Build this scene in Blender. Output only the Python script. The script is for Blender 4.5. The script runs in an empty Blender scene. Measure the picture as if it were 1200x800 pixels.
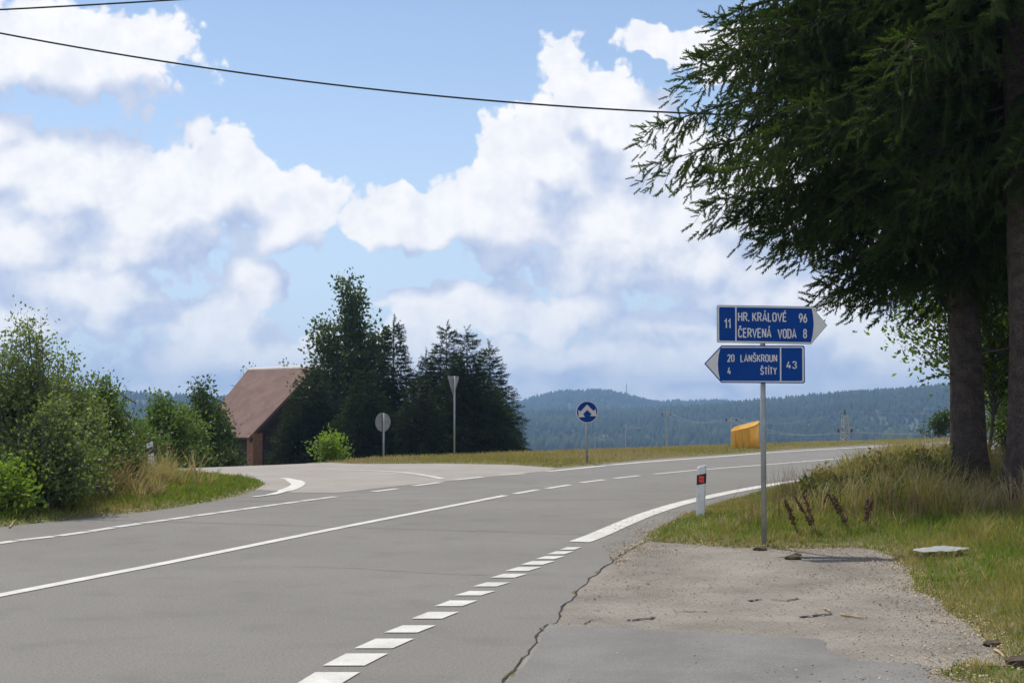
import bpy, bmesh, math, random
import numpy as np
from mathutils import Vector, Matrix
random.seed(7); rng = np.random.default_rng(7)
sc = bpy.context.scene
COL = sc.collection
R = math.radians

# ------------------------------------------------------------------ camera
CAMZ, FPX, PITCH = 1.6, 1600.0, math.atan(70/1600)
cam = bpy.data.cameras.new('camera'); cam.sensor_width = 36; cam.lens = FPX*36/1200
cam.clip_end = 20000; cam.clip_start = .05
camo = bpy.data.objects.new('camera', cam); COL.objects.link(camo)
camo.location = (0, 0, CAMZ); camo.rotation_euler = (math.pi/2+PITCH, 0, 0)
sc.camera = camo
cp, sp_ = math.cos(PITCH), math.sin(PITCH)
def ray(x, y):
    a, b = (x-600)/FPX, (400-y)/FPX
    return (a, cp-b*sp_, sp_+b*cp)
def G(x, y, z=0.0):                       # where a point of the level ground lies
    d = ray(x, y); t = (z-CAMZ)/d[2]
    return (d[0]*t, d[1]*t)
def AT(x, y, Y):                          # a point at distance Y
    d = ray(x, y); t = Y/d[1]
    return Vector((d[0]*t, Y, CAMZ+d[2]*t))

# ------------------------------------------------------------------ sun, sky
SUN_EL, SUN_AZ = R(60), R(-30)            # azimuth measured from +Y towards +X
SUNV = Vector((math.sin(SUN_AZ)*math.cos(SUN_EL), math.cos(SUN_AZ)*math.cos(SUN_EL), math.sin(SUN_EL)))
sl = bpy.data.lights.new('sun', 'SUN'); sl.energy = 3.5; sl.angle = R(.53); sl.color = (1, .93, .82)
so = bpy.data.objects.new('sun', sl); COL.objects.link(so)
so.rotation_euler = (-SUNV).to_track_quat('-Z', 'Y').to_euler(); so.location = (-20, 20, 40)
sc.view_settings.view_transform = 'Standard'; sc.view_settings.look = 'None'
sc.view_settings.exposure = 0.24; sc.view_settings.gamma = 1; sc.view_settings.use_curve_mapping = False

W = bpy.data.worlds.new('World'); sc.world = W; W.use_nodes = True
wt = W.node_tree; wt.nodes.clear()
W.cycles.sampling_method = 'MANUAL'; W.cycles.sample_map_resolution = 256
class V:                                   # tiny maths-node language
    def __init__(s, nt, sock): s.nt, s.s = nt, sock
    def op(s, o, b=None, c=None):
        n = s.nt.nodes.new('ShaderNodeMath'); n.operation = o
        for i, q in enumerate((s, b, c)):
            if q is None: continue
            if isinstance(q, V): s.nt.links.new(q.s, n.inputs[i])
            else: n.inputs[i].default_value = q
        return V(s.nt, n.outputs[0])
    def __add__(s, b): return s.op('ADD', b)
    def __sub__(s, b): return s.op('SUBTRACT', b)
    def __mul__(s, b): return s.op('MULTIPLY', b)
    def __truediv__(s, b): return s.op('DIVIDE', b)
    def max(s, b): return s.op('MAXIMUM', b)
    def min(s, b): return s.op('MINIMUM', b)
    def smooth(s, a, b):
        n = s.nt.nodes.new('ShaderNodeMapRange'); n.interpolation_type = 'SMOOTHSTEP'
        s.nt.links.new(s.s, n.inputs[0]); n.inputs[1].default_value = a; n.inputs[2].default_value = b
        return V(s.nt, n.outputs[0])
def vmath(nt, o, a, b):
    n = nt.nodes.new('ShaderNodeVectorMath'); n.operation = o
    for i, q in enumerate((a, b)):
        if hasattr(q, 'links') or hasattr(q, 'is_linked'): nt.links.new(q, n.inputs[i])
        elif isinstance(q, (int, float)): n.inputs['Scale'].default_value = q
        else: n.inputs[i].default_value = q
    return n.outputs[0]
def noise(nt, vec, scale, detail=6, rough=.55, dist=0.0):
    n = nt.nodes.new('ShaderNodeTexNoise'); n.inputs['Scale'].default_value = scale
    n.inputs['Detail'].default_value = detail; n.inputs['Roughness'].default_value = rough
    n.inputs['Distortion'].default_value = dist
    nt.links.new(vec, n.inputs['Vector']); return n
# cumulus heaps, in sixteen-hundredths of a radian: azimuth, elevation, half-width, half-height, weight
CLOUDS = [(-530, 385, 165, 62, 1), (-430, 395, 70, 50, .9), (-595, 300, 60, 40, .8),
          (-520, 245, 110, 65, 1), (-400, 225, 120, 80, 1), (-335, 260, 60, 55, .9), (-255, 220, 80, 50, .9), (-560, 180, 160, 50, .9),
          (-495, 120, 120, 50, 1), (-560, 90, 90, 40, .8), (-300, 130, 50, 45, .75), (-345, 90, 80, 45, .8), (-290, 55, 120, 40, .6),
          (-125, 210, 85, 40, 1), (-10, 225, 110, 60, 1), (45, 290, 85, 60, 1), (70, 372, 40, 46, 1), (100, 340, 60, 60, 1), (140, 300, 90, 70, 1),
          (150, 215, 190, 80, 1), (290, 240, 160, 90, 1), (190, 162, 250, 48, .86), (-430, 172, 170, 34, .66),
          (175, 412, 75, 26, .62), (260, 400, 80, 36, .7), (-60, 110, 110, 50, .75), (60, 100, 120, 45, .7), (210, 75, 190, 36, .62), (330, 100, 160, 60, .8), (30, 50, 260, 34, .55), (430, 60, 140, 50, .8), (450, 200, 120, 60, .8), (-200, 40, 420, 60, .42), (250, 30, 500, 45, .5), (0, 5, 900, 28, .6)]
def node(nt, kind, op, *ins):
    n = nt.nodes.new(kind); n.operation = op
    for i, q in enumerate(ins):
        if isinstance(q, V): nt.links.new(q.s, n.inputs[i])
        elif isinstance(q, bpy.types.NodeSocket): nt.links.new(q, n.inputs[i])
        elif q is not None: n.inputs[i].default_value = q
    return n
def cloud_density(nt, uv, um=None):
    um = um or uv
    wn = noise(nt, um, 1/72, 3, .5); wn.noise_dimensions = '2D'
    global WARP
    if um is uv: WARP = wn
    wv = node(nt, 'ShaderNodeVectorMath', 'MULTIPLY_ADD', wn.outputs['Color'], (58, 58, 0), um).outputs[0]
    wv = node(nt, 'ShaderNodeVectorMath', 'SUBTRACT', wv, (29, 29, 0)).outputs[0]
    m = None
    for cx, cy, rx, ry, wgt in CLOUDS:
        q = node(nt, 'ShaderNodeVectorMath', 'MULTIPLY_ADD', wv, (1/rx, 1/ry, 0), (-cx/rx, -cy/ry, 0)).outputs[0]
        d = V(nt, node(nt, 'ShaderNodeVectorMath', 'LENGTH', q).outputs['Value']).op('MULTIPLY_ADD', -.8, .8-(1-wgt)*.35)
        m = d if m is None else m.op('SMOOTH_MAX', d, .12)
    # beyond the picture the same kind of scattered cumulus goes on
    far = noise(nt, um, 1/330, 2, .5); far.noise_dimensions = '2D'
    fd = (V(nt, far.outputs['Fac'])-.50)*4.5
    sx = nt.nodes.new('ShaderNodeSeparateXYZ'); nt.links.new(uv, sx.inputs[0])
    side = V(nt, sx.outputs[0]).op('ABSOLUTE').smooth(560, 780).max(V(nt, sx.outputs[1]).smooth(490, 640))
    m = m*(side*-1.0+1.0) + fd*side
    f1n = noise(nt, uv, 1/60, 7, .55); f1n.noise_dimensions = '2D'
    f1 = V(nt, f1n.outputs['Fac'])-.5
    vo = nt.nodes.new('ShaderNodeTexVoronoi'); vo.feature = 'F1'; vo.voronoi_dimensions = '2D'; vo.inputs['Scale'].default_value = 1/34
    vo.inputs['Detail'].default_value = 2.5; vo.inputs['Roughness'].default_value = .55; vo.normalize = True
    wv2 = node(nt, 'ShaderNodeVectorMath', 'SUBTRACT', node(nt, 'ShaderNodeVectorMath', 'MULTIPLY_ADD', WARP.outputs['Color'], (26, 26, 0), uv).outputs[0], (13, 13, 0)).outputs[0]
    nt.links.new(wv2, vo.inputs['Vector'])
    bl = (V(nt, vo.outputs['Distance'])*-1.0+.38)
    return m, f1*.74 + bl*.66
tc = wt.nodes.new('ShaderNodeTexCoord'); dirv = tc.outputs['Generated']
sxyz = wt.nodes.new('ShaderNodeSeparateXYZ'); wt.links.new(dirv, sxyz.inputs[0])
gx, gy, gz_ = (V(wt, sxyz.outputs[k]) for k in range(3))
cxyz = wt.nodes.new('ShaderNodeCombineXYZ'); wt.links.new((gx.op('ARCTAN2', gy)*1600).s, cxyz.inputs[0]); wt.links.new((gz_.op('ARCSINE')*1600).s, cxyz.inputs[1])
UV = cxyz.outputs[0]
M0, N0 = cloud_density(wt, UV)
M1, N1 = cloud_density(wt, node(wt, 'ShaderNodeVectorMath', 'ADD', UV, (-13, 22, 0)).outputs[0], node(wt, 'ShaderNodeVectorMath', 'ADD', UV, (-14, 66, 0)).outputs[0])
D0 = M0.min(.62) + N0
elev = V(wt, UV.node.inputs[1].links[0].from_socket)
alpha = D0.smooth(.02, .17)*(elev.smooth(10, 170)*.22+.76)
lightv = (N0-N1).smooth(-.30, .24)*.26 + ((M0-M1)+(N0-N1)*.16).smooth(-.36, .22)*.74
sky = wt.nodes.new('ShaderNodeTexSky'); sky.sky_type = 'NISHITA'; sky.sun_disc = False
sky.sun_elevation = SUN_EL; sky.sun_rotation = SUN_AZ; sky.altitude = 500; sky.air_density = 1.0; sky.dust_density = .1; sky.ozone_density = 1.6
BGS = .120
cc = wt.nodes.new('ShaderNodeMix'); cc.data_type = 'RGBA'
wt.links.new(lightv.s, cc.inputs[0])
cc.inputs[6].default_value = tuple(q/BGS for q in (.40, .485, .68))+(1,)
cc.inputs[7].default_value = tuple(q/BGS for q in (.885, .88, .885))+(1,)
mx = wt.nodes.new('ShaderNodeMix'); mx.data_type = 'RGBA'
tint = wt.nodes.new('ShaderNodeMix'); tint.data_type = 'RGBA'; tint.blend_type = 'MULTIPLY'; tint.inputs[0].default_value = 1
wt.links.new(sky.outputs[0], tint.inputs[6]); tint.inputs[7].default_value = (1.05, .96, .92, 1)
wt.links.new(alpha.s, mx.inputs[0]); 
veil = wt.nodes.new('ShaderNodeMix'); veil.data_type = 'RGBA'; wt.links.new(tint.outputs[2], veil.inputs[6]); veil.inputs[7].default_value = tuple(q/BGS for q in (.43, .57, .78))+(1,)
wt.links.new((elev.smooth(480, 0)*.8).s, veil.inputs[0])      # pale haze low in the sky
wt.links.new(veil.outputs[2], mx.inputs[6]); wt.links.new(cc.outputs[2], mx.inputs[7])
bg = wt.nodes.new('ShaderNodeBackground'); bg.inputs[1].default_value = BGS
wo = wt.nodes.new('ShaderNodeOutputWorld'); wt.links.new(mx.outputs[2], bg.inputs[0]); wt.links.new(bg.outputs[0], wo.inputs[0])

# ------------------------------------------------------------------ helpers
def lin(*c): return tuple((q/12.92 if q <= .04045 else ((q+.055)/1.055)**2.4) for q in [k/255 for k in c])
MATS = {}
def mat(name, c1, c2=None, scale=3.0, rough=.8, c3=None, bump=0.0, bscale=None, detail=8, spec=.3, transl=0.0, metal=0.0, lo=.35, hi=.65, tcol=None, extra=None):
    m = bpy.data.materials.new(name); m.use_nodes = True; nt = m.node_tree; N = nt.nodes
    b = N['Principled BSDF']; b.inputs['Roughness'].default_value = rough; b.inputs['Metallic'].default_value = metal
    b.inputs['Specular IOR Level'].default_value = spec
    tcn = N.new('ShaderNodeTexCoord'); co = tcn.outputs['Object']
    out = None
    if c2 is None: b.inputs['Base Color'].default_value = (*c1, 1)
    else:
        n = noise(nt, co, scale, detail, .6)
        rp = N.new('ShaderNodeValToRGB'); rp.color_ramp.elements[0].position = lo; rp.color_ramp.elements[1].position = hi
        rp.color_ramp.elements[0].color = (*c1, 1); rp.color_ramp.elements[1].color = (*c2, 1)
        nt.links.new(n.outputs['Fac'], rp.inputs[0]); out = rp.outputs[0]
        if c3 is not None:                     # fine speckle of a third colour
            n2 = noise(nt, co, scale*c3[1], 3, .7)
            mr = N.new('ShaderNodeMapRange'); nt.links.new(n2.outputs['Fac'], mr.inputs[0]); mr.inputs[1].default_value = c3[2]; mr.inputs[2].default_value = c3[3]
            mm = N.new('ShaderNodeMix'); mm.data_type = 'RGBA'; nt.links.new(mr.outputs[0], mm.inputs[0]); nt.links.new(out, mm.inputs[6]); mm.inputs[7].default_value = (*c3[0], 1); out = mm.outputs[2]
        if extra: out = extra(nt, co, out)
        nt.links.new(out, b.inputs['Base Color'])
    if bump:
        n3 = noise(nt, co, bscale or scale*4, 6, .65); bp = N.new('ShaderNodeBump'); bp.inputs['Strength'].default_value = bump; bp.inputs['Distance'].default_value = .02
        nt.links.new(n3.outputs['Fac'], bp.inputs['Height']); nt.links.new(bp.outputs[0], b.inputs['Normal'])
    if transl:
        t = N.new('ShaderNodeBsdfTranslucent'); ms = N.new('ShaderNodeMixShader'); ms.inputs[0].default_value = transl
        if out is not None:
            hs = N.new('ShaderNodeMix'); hs.data_type = 'RGBA'; hs.blend_type = 'MULTIPLY'; hs.inputs[0].default_value = 1
            nt.links.new(out, hs.inputs[6]); hs.inputs[7].default_value = (*(tcol or (1.5, 1.7, .6)), 1); nt.links.new(hs.outputs[2], t.inputs[0])
        else: t.inputs[0].default_value = (*c1, 1)
        nt.links.new(b.outputs[0], ms.inputs[1]); nt.links.new(t.outputs[0], ms.inputs[2]); nt.links.new(ms.outputs[0], N['Material Output'].inputs[0])
    MATS[name] = m; return m
def speck(c, scale, a, b_, amt=1.0):
    def f(nt, co, out):
        n = noise(nt, co, scale, 2, .5); mr = nt.nodes.new('ShaderNodeMapRange'); nt.links.new(n.outputs['Fac'], mr.inputs[0])
        mr.inputs[1].default_value = a; mr.inputs[2].default_value = b_; mr.inputs[4].default_value = amt
        mm = nt.nodes.new('ShaderNodeMix'); mm.data_type = 'RGBA'; nt.links.new(mr.outputs[0], mm.inputs[0]); nt.links.new(out, mm.inputs[6]); mm.inputs[7].default_value = (*c, 1)
        return mm.outputs[2]
    return f
M = MATS
mat('asphalt', (.178, .171, .158), (.222, .214, .199), .30, .88, ((.105, .103, .098), 170, .50, .72), .35, 90, spec=.2, lo=.3, hi=.7, extra=lambda nt, co, o: speck((.40, .39, .37), 80, .64, .72, .75)(nt, co, speck((.135, .13, .122), 1.7, .54, .74, .42)(nt, co, o)))
mat('asphalt_pale', (.285, .262, .238), (.335, .309, .282), .8, .9, ((.2, .19, .18), 80, .52, .75), .25, 80, spec=.2)
mat('asphalt_worn', (.185, .169, .147), (.305, .28, .244), 1.1, .92, ((.13, .115, .10), 55, .52, .66), .6, 55, spec=.15, extra=speck((.48, .44, .39), 60, .62, .72, .7))
mat('asphalt_patch', (.16, .156, .148), (.215, .209, .198), 1.6, .85, ((.11, .11, .112), 60, .5, .7), .35, 80, spec=.25, extra=speck((.36, .36, .35), 75, .66, .74, .7))
mat('paint', (.63, .62, .58), (.49, .48, .445), 3.5, .7, ((.33, .325, .31), 16, .56, .74), .15, 80, spec=.3)
mat('paint_thin', (.60, .59, .56), (.44, .435, .42), 3.5, .75, ((.3, .3, .29), 12, .50, .70), .15, 80, spec=.3)
mat('crack', (.018, .017, .016), (.05, .045, .04), 6, .95)
mat('soil', (.085, .10, .03), (.15, .135, .06), .8, .95, ((.20, .16, .09), 6, .5, .75), .8, 14)
mat('grass_green', (.10, .145, .025), (.175, .20, .048), .9, .7, transl=.35, spec=.2)
mat('grass_lush', (.125, .175, .03), (.195, .235, .055), 1.2, .7, transl=.35, spec=.2)
mat('grass_dry', (.34, .275, .135), (.47, .395, .22), 1.5, .8, transl=.3, tcol=(1.2, 1.1, .8), spec=.1)
mat('grass_olive', (.25, .235, .075), (.36, .31, .12), 1.0, .8, transl=.3, tcol=(1.3, 1.3, .7), spec=.1)
mat('litter', (.34, .25, .14), (.50, .41, .27), 9, .9)
mat('gravel', (.12, .10, .085), (.36, .32, .27), 22, .9)
mat('debris', (.05, .04, .03), (.12, .09, .06), 9, .95)
mat('spruce', (.019, .032, .010), (.066, .094, .024), 1.3, .7, transl=.28, tcol=(1.6, 1.9, .5), spec=.1)
mat('spruce_far', (.016, .026, .011), (.038, .055, .019), .6, .8, transl=.15, spec=.08)
mat('bark', (.065, .050, .042), (.125, .098, .082), 7, .95, ((.045, .035, .03), 5, .5, .65), 1.0, 22, spec=.1)
mat('bark_grey', (.10, .09, .075), (.17, .155, .135), 8, .95, bump=.6, bscale=30, spec=.1)
mat('leaf_willow', (.10, .14, .045), (.185, .22, .085), 2.2, .45, transl=.38, spec=.5)
mat('leaf_dark', (.035, .062, .018), (.08, .115, .034), 1.6, .5, transl=.3, spec=.35)
mat('leaf_bright', (.12, .19, .03), (.20, .27, .055), 3, .5, transl=.45, spec=.3)
mat('leaf_mid', (.07, .12, .028), (.13, .18, .05), 1.8, .5, transl=.35, spec=.35)
mat('leaf_mid2', (.10, .16, .03), (.18, .24, .05), 1.8, .5, transl=.45, spec=.35)
mat('dirt', (.17, .12, .085), (.28, .21, .155), 14, .95)
mat('stalk', (.20, .12, .06), (.32, .22, .12), 3, .8)
mat('weed_dark', (.10, .125, .035), (.19, .20, .065), 3, .7, transl=.35, spec=.2)
mat('weed_green', (.17, .185, .05), (.30, .28, .095), 3, .7, transl=.35, spec=.2)
mat('dock_brown', (.085, .045, .025), (.17, .10, .055), 20, .9)
mat('steel', (.30, .31, .30), (.40, .41, .40), 9, .5, metal=.55, spec=.5)
mat('sign_blue', (.003, .050, .25), (.004, .056, .28), 4, .6, spec=.12)
mat('sign_white', (.66, .63, .60), (.74, .71, .68), 5, .5, spec=.4)
mat('sign_back', (.24, .25, .25), (.33, .34, .34), 5, .5, metal=.4)
mat('post_white', (.72, .72, .70), (.80, .80, .78), 6, .5, ((.5, .48, .43), 5, .55, .8), spec=.4)
mat('post_black', (.02, .02, .02), (.03, .03, .03), 6, .5)
mat('reflector', (.75, .04, .02), (.85, .06, .03), 30, .25, spec=.6)
mat('bin_yellow', (.88, .56, .09), (.92, .62, .13), 4, .5, spec=.4, transl=.3, tcol=(1, .95, .9))
mat('roof_tile', (.16, .098, .082), (.215, .137, .115), 1.2, .9, ((.11, .07, .06), 9, .5, .75), .4, 10)
mat('roof_ridge', (.60, .55, .50), (.7, .66, .6), 3, .8)
mat('wood_dark', (.035, .026, .020), (.06, .045, .035), 4, .85, bump=.4, bscale=12)
mat('brick', (.24, .115, .065), (.32, .16, .10), 3, .9, ((.16, .08, .05), 5, .5, .7), .5, 12)
mat('concrete', (.36, .36, .34), (.44, .44, .42), 3, .9)
mat('wire', (.02, .028, .024), (.03, .04, .034), 3, .7)
mat('wire_far', (.28, .28, .28), (.36, .36, .36), 3, .6)
mat('insulator', (.05, .04, .035), (.08, .06, .05), 6, .3)
mat('pole_wood', (.10, .075, .055), (.16, .125, .09), 5, .9, bump=.5)
mat('rust', (.25, .11, .05), (.33, .17, .09), 9, .9)
mat('forest_floor', (.045, .06, .022), (.08, .095, .035), .004, .95)
mat('forest', (.016, .030, .013), (.042, .060, .024), .006, .9, ((.075, .095, .03), 3, .54, .74), spec=.05, lo=.38, hi=.62)
mat('plastic_sheet', (.52, .54, .54), (.66, .68, .68), 9, .5, spec=.5)

def tag(o, label=None, cat=None, group=None, kind=None):
    for k, q in (('label', label), ('category', cat), ('group', group), ('kind', kind)):
        if q: o[k] = q
    return o
def link(o, parent=None):
    COL.objects.link(o)
    if parent is not None: o.parent = parent
    return o
def empty(name, loc, rz=0.0):
    o = bpy.data.objects.new(name, None); o.location = loc; o.rotation_euler = (0, 0, rz); o.empty_display_size = .2
    return link(o)
def npmesh(name, v, f, m, parent=None, smooth=False):      # v (n,3), f (k,3 or 4)
    me = bpy.data.meshes.new(name); v = np.asarray(v, np.float32); f = np.asarray(f, np.int32); k = f.shape[1]
    me.vertices.add(len(v)); me.vertices.foreach_set('co', v.ravel())
    me.loops.add(f.size); me.loops.foreach_set('vertex_index', f.ravel())
    me.polygons.add(len(f)); me.polygons.foreach_set('loop_start', np.arange(0, f.size, k, dtype=np.int32))
    me.update(calc_edges=True); me.materials.append(MATS[m])
    if smooth: me.polygons.foreach_set('use_smooth', np.ones(len(f), bool))
    return link(bpy.data.objects.new(name, me), parent)
def bmobj(name, bm, m, parent=None, smooth=False):
    me = bpy.data.meshes.new(name); bmesh.ops.recalc_face_normals(bm, faces=bm.faces); bm.to_mesh(me); bm.free(); me.materials.append(MATS[m])
    if smooth:
        for p in me.polygons: p.use_smooth = True
    return link(bpy.data.objects.new(name, me), parent)
def tube(bm, pts, rad, n=8, cap=True):
    pts = [Vector(p) for p in pts]; rings = []
    if not hasattr(rad, '__len__'): rad = [rad]*len(pts)
    for i, p in enumerate(pts):
        d = (pts[min(i+1, len(pts)-1)]-pts[max(i-1, 0)]).normalized()
        a = d.orthogonal().normalized() if abs(d.z) > .9 else d.cross(Vector((0, 0, 1))).normalized()
        if abs(d.z) > .9: a = Vector((1, 0, 0)); a = (a-d*a.dot(d)).normalized()
        b = d.cross(a)
        rings.append([bm.verts.new(p+(a*math.cos(t)+b*math.sin(t))*rad[i]) for t in [2*math.pi*k/n for k in range(n)]])
    for r0, r1 in zip(rings, rings[1:]):
        for k in range(n): bm.faces.new((r0[k], r0[(k+1) % n], r1[(k+1) % n], r1[k]))
    if cap: bm.faces.new(rings[0][::-1]); bm.faces.new(rings[-1])
def box(bm, c, s, rz=0.0):
    mtx = Matrix.Translation(c) @ Matrix.Rotation(rz, 4, 'Z') @ Matrix.Diagonal((*s, 1))
    return bmesh.ops.create_cube(bm, size=1, matrix=mtx)['verts']
def prism(bm, pts, y0, y1):                    # outline in x,z pulled along y
    a = [bm.verts.new((p[0], y0, p[1])) for p in pts]; b = [bm.verts.new((p[0], y1, p[1])) for p in pts]
    bm.faces.new(a); bm.faces.new(b[::-1]); n = len(pts)
    for i in range(n): bm.faces.new((a[i], b[i], b[(i+1) % n], a[(i+1) % n]))
def tubes_np(segs, n=5):                      # list of (pts(k,3), radii(k)) -> verts, faces
    VV, FF, o = [], [], 0
    ang = np.arange(n)*2*np.pi/n; ca, sa = np.cos(ang), np.sin(ang)
    for pts, rad in segs:
        pts = np.asarray(pts, float); k = len(pts); rad = np.asarray(rad, float)
        d = np.gradient(pts, axis=0); d /= np.linalg.norm(d, axis=1)[:, None]+1e-9
        ref = np.array([0, 0, 1.]) if abs(d[0, 2]) < .9 else np.array([1., 0, 0])
        a = np.cross(d, ref); a /= np.linalg.norm(a, axis=1)[:, None]+1e-9; b = np.cross(d, a)
        ring = pts[:, None]+(a[:, None]*ca[None, :, None]+b[:, None]*sa[None, :, None])*rad[:, None, None]
        VV.append(ring.reshape(-1, 3))
        i = np.arange(k-1)[:, None]*n+o; j = np.arange(n)[None]
        FF.append(np.stack([i+j, i+(j+1) % n, i+n+(j+1) % n, i+n+j], -1).reshape(-1, 4)); o += k*n
    return np.concatenate(VV), np.concatenate(FF)
def frames(d):                                 # directions (k,3) -> rotation matrices with column 2 = d
    d = d/np.linalg.norm(d, axis=1)[:, None]
    r = rng.normal(size=d.shape); x = np.cross(d, r); x /= np.linalg.norm(x, axis=1)[:, None]+1e-9; y = np.cross(d, x)
    return np.stack([x, y, d], -1)
def stamp(tv, tf, pos, rot, scl):              # copy a template to many places
    k = len(pos); s = np.asarray(scl, float); s = s[:, None] if s.ndim == 1 else s
    v = np.einsum('kij,kpj->kpi', rot, tv[None]*s[:, None, :])+pos[:, None]
    f = tf[None]+(np.arange(k)*len(tv))[:, None, None]
    return v.reshape(-1, 3), f.reshape(-1, tf.shape[1])

# ------------------------------------------------------------------ the lie of the land
def catmull(pts, n=8):
    pts = [np.array(p, float) for p in pts]; out = []
    P = [2*pts[0]-pts[1]]+pts+[2*pts[-1]-pts[-2]]
    for i in range(1, len(P)-2):
        a, b, c, d = P[i-1:i+3]
        for t in np.arange(n)/n:
            out.append(.5*((2*b)+(c-a)*t+(2*a-5*b+4*c-d)*t*t+(3*b-a-3*c+d)*t**3))
    out.append(pts[-1]); return [tuple(q) for q in out]
CRACK = [G(*p) for p in ((590, 800), (608, 782), (625, 758), (634, 738), (640, 733), (650, 731), (661, 711), (676, 694), (692, 678), (715, 660), (735, 646), (757, 634))]
RGRASS = [G(*p) for p in ((757, 634), (766, 624), (780, 616), (800, 606), (840, 592), (880, 580), (920, 570), (960, 562), (1040, 548))]+[(13.5, 39), (19, 45), (27, 52), (40, 62)]
FAREDGE = [G(*p) for p in ((650, 548), (700, 544), (750, 539), (800, 535.5), (860, 531.5), (930, 526), (1000, 522), (1080, 518))]+[(22, 58.5), (34, 68)]
LGRASS = [(-16, -5), (-13.6, 0), (-11.5, 5.0), (-9, 11.3)]+[G(*p) for p in ((0, 617), (60, 610.5), (120, 604), (180, 598), (240, 588.5), (280, 580.5), (300, 573.5))]
ROAD = [(-5, -5), (-2.2, 2.2)]+CRACK+RGRASS[1:]+FAREDGE[::-1]+[G(600, 548), G(480, 556), G(380, 563), G(309, 568)]+LGRASS[::-1]
SIDE = [G(*p) for p in ((300, 573.5), (345, 577), (395, 577.5), (480, 568), (560, 560), (640, 552), (652, 548))]
SIDE_TOP = [G(*p) for p in ((652, 548), (600, 544.5), (520, 543), (420, 543.5))]
SIDE_LEFT = [G(*p) for p in ((300, 573.5), (309, 568), (300, 562.5), (265, 558), (230, 555.5), (195, 553.5))]
LAY = [(-5, -5), (-2.2, 2.2)]+CRACK+[G(*p) for p in ((800, 637), (850, 641), (895, 643), (950, 643), (1005, 642), (1030, 645), (1050, 655), (1066, 668), (1075, 690), (1100, 705), (1125, 725), (1155, 745), (1175, 765), (1185, 785))]+[G(1130, 778), G(1100, 790), (3.1, 6.6), (4.5, 3), (5, -5)]
def sdist(px, py, poly):                      # signed distance, negative inside
    p = np.asarray(poly, float); a = p; b = np.roll(p, -1, 0); dmin = np.full(px.shape, 1e9); ins = np.zeros(px.shape, bool)
    for (ax, ay), (bx, by) in zip(a, b):
        ex, ey = bx-ax, by-ay; t = np.clip(((px-ax)*ex+(py-ay)*ey)/(ex*ex+ey*ey+1e-12), 0, 1)
        dmin = np.minimum(dmin, np.hypot(px-ax-t*ex, py-ay-t*ey))
        c = ((ay > py) != (by > py)); 
        with np.errstate(divide='ignore', invalid='ignore'): c &= px < (bx-ax)*(py-ay)/(by-ay+1e-12)+ax
        ins ^= c
    return np.where(ins, -dmin, dmin)
SIDE_POLY = SIDE+SIDE_TOP[1:]+[(-7.5, 41), (-13, 50), (-26, 66)]+[(-34, 60), (-20, 43), (-12.5, 35)]+SIDE_LEFT[::-1][:-1]
def paved(px, py): return np.minimum(np.minimum(sdist(px, py, ROAD), sdist(px, py, SIDE_POLY)), sdist(px, py, LAY))
PROF = ([-1e5, 0, 5, 60, 100, 200, 300, 420, 600, 900, 1200, 1e5], [0, 0, -.15, -3.3, -6.5, -9, -13, -19, -36, -46, -48, -48])
def hillz(X, Y):
    az = np.arctan2(X, Y)*1600                 # shape of the wooded ridges by bearing
    z = np.zeros_like(X)
    def ridge(D, wid, az_pts, h_pts, back):
        h = np.interp(az, az_pts, h_pts); t = (Y-D)/np.where(Y < D, wid, back)
        return (h+48)*np.clip(1-np.abs(t), 0, 1)**1.15 if False else (h+48)*np.where(np.abs(t) < 1, .5+.5*np.cos(np.pi*np.clip(t, -1, 1)), 0)
    z1 = ridge(2000, 1050, [-900, -600, -450, -300, 0, 60, 140, 200, 260, 320, 400, 500, 620, 900], [26, 20, 5, 0, -22, -20, -18, -13, -8, -3, 9, 19, 28, 40], 700)
    z2 = ridge(3000, 900, [-900, -500, -400, -200, -60, 10, 30, 60, 90, 120, 142, 165, 215, 245, 262, 300, 400, 900], [20, 8, 0, -12, -12, -6, 5, 16, 20, 16, 4, -6, -6, -3, -7, -4, -10, -10], 800)
    return np.maximum(z1, z2)
def zt(X, Y):
    X = np.asarray(X, float); Y = np.asarray(Y, float)
    s = Y-np.clip(39+X, 16, 85); z = np.interp(s, *PROF)
    z = np.where((s > 0) & (s < 5), -.006*s*s, z)
    return z+np.where(Y > 900, hillz(X, Y), 0)
NZ = rng.normal(size=(8, 4))
def wob(X, Y, a=1.0):
    z = 0
    for i in range(8):
        k = .5*1.55**i; z = z+np.sin(X*k*NZ[i, 0]+Y*k*NZ[i, 1]*1.3+NZ[i, 2]*7)*(1/(1+i*.8))
    return z*a
def gz(X, Y, d=None):
    X = np.asarray(X, float); Y = np.asarray(Y, float)
    if d is None: d = paved(X, Y)
    q = np.clip((d+.2)/.30, 0, 1); v = -.035+.060*q*q*(3-2*q)+np.where(Y < 31+.3*X, .10, .0)*np.clip(d/2.5, 0, 1)+wob(X, Y, .012)*np.clip(d*2, 0, 1)
    return zt(X, Y)+v
def gz1(x, y): return float(gz(np.array([x]), np.array([y]))[0])

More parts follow.
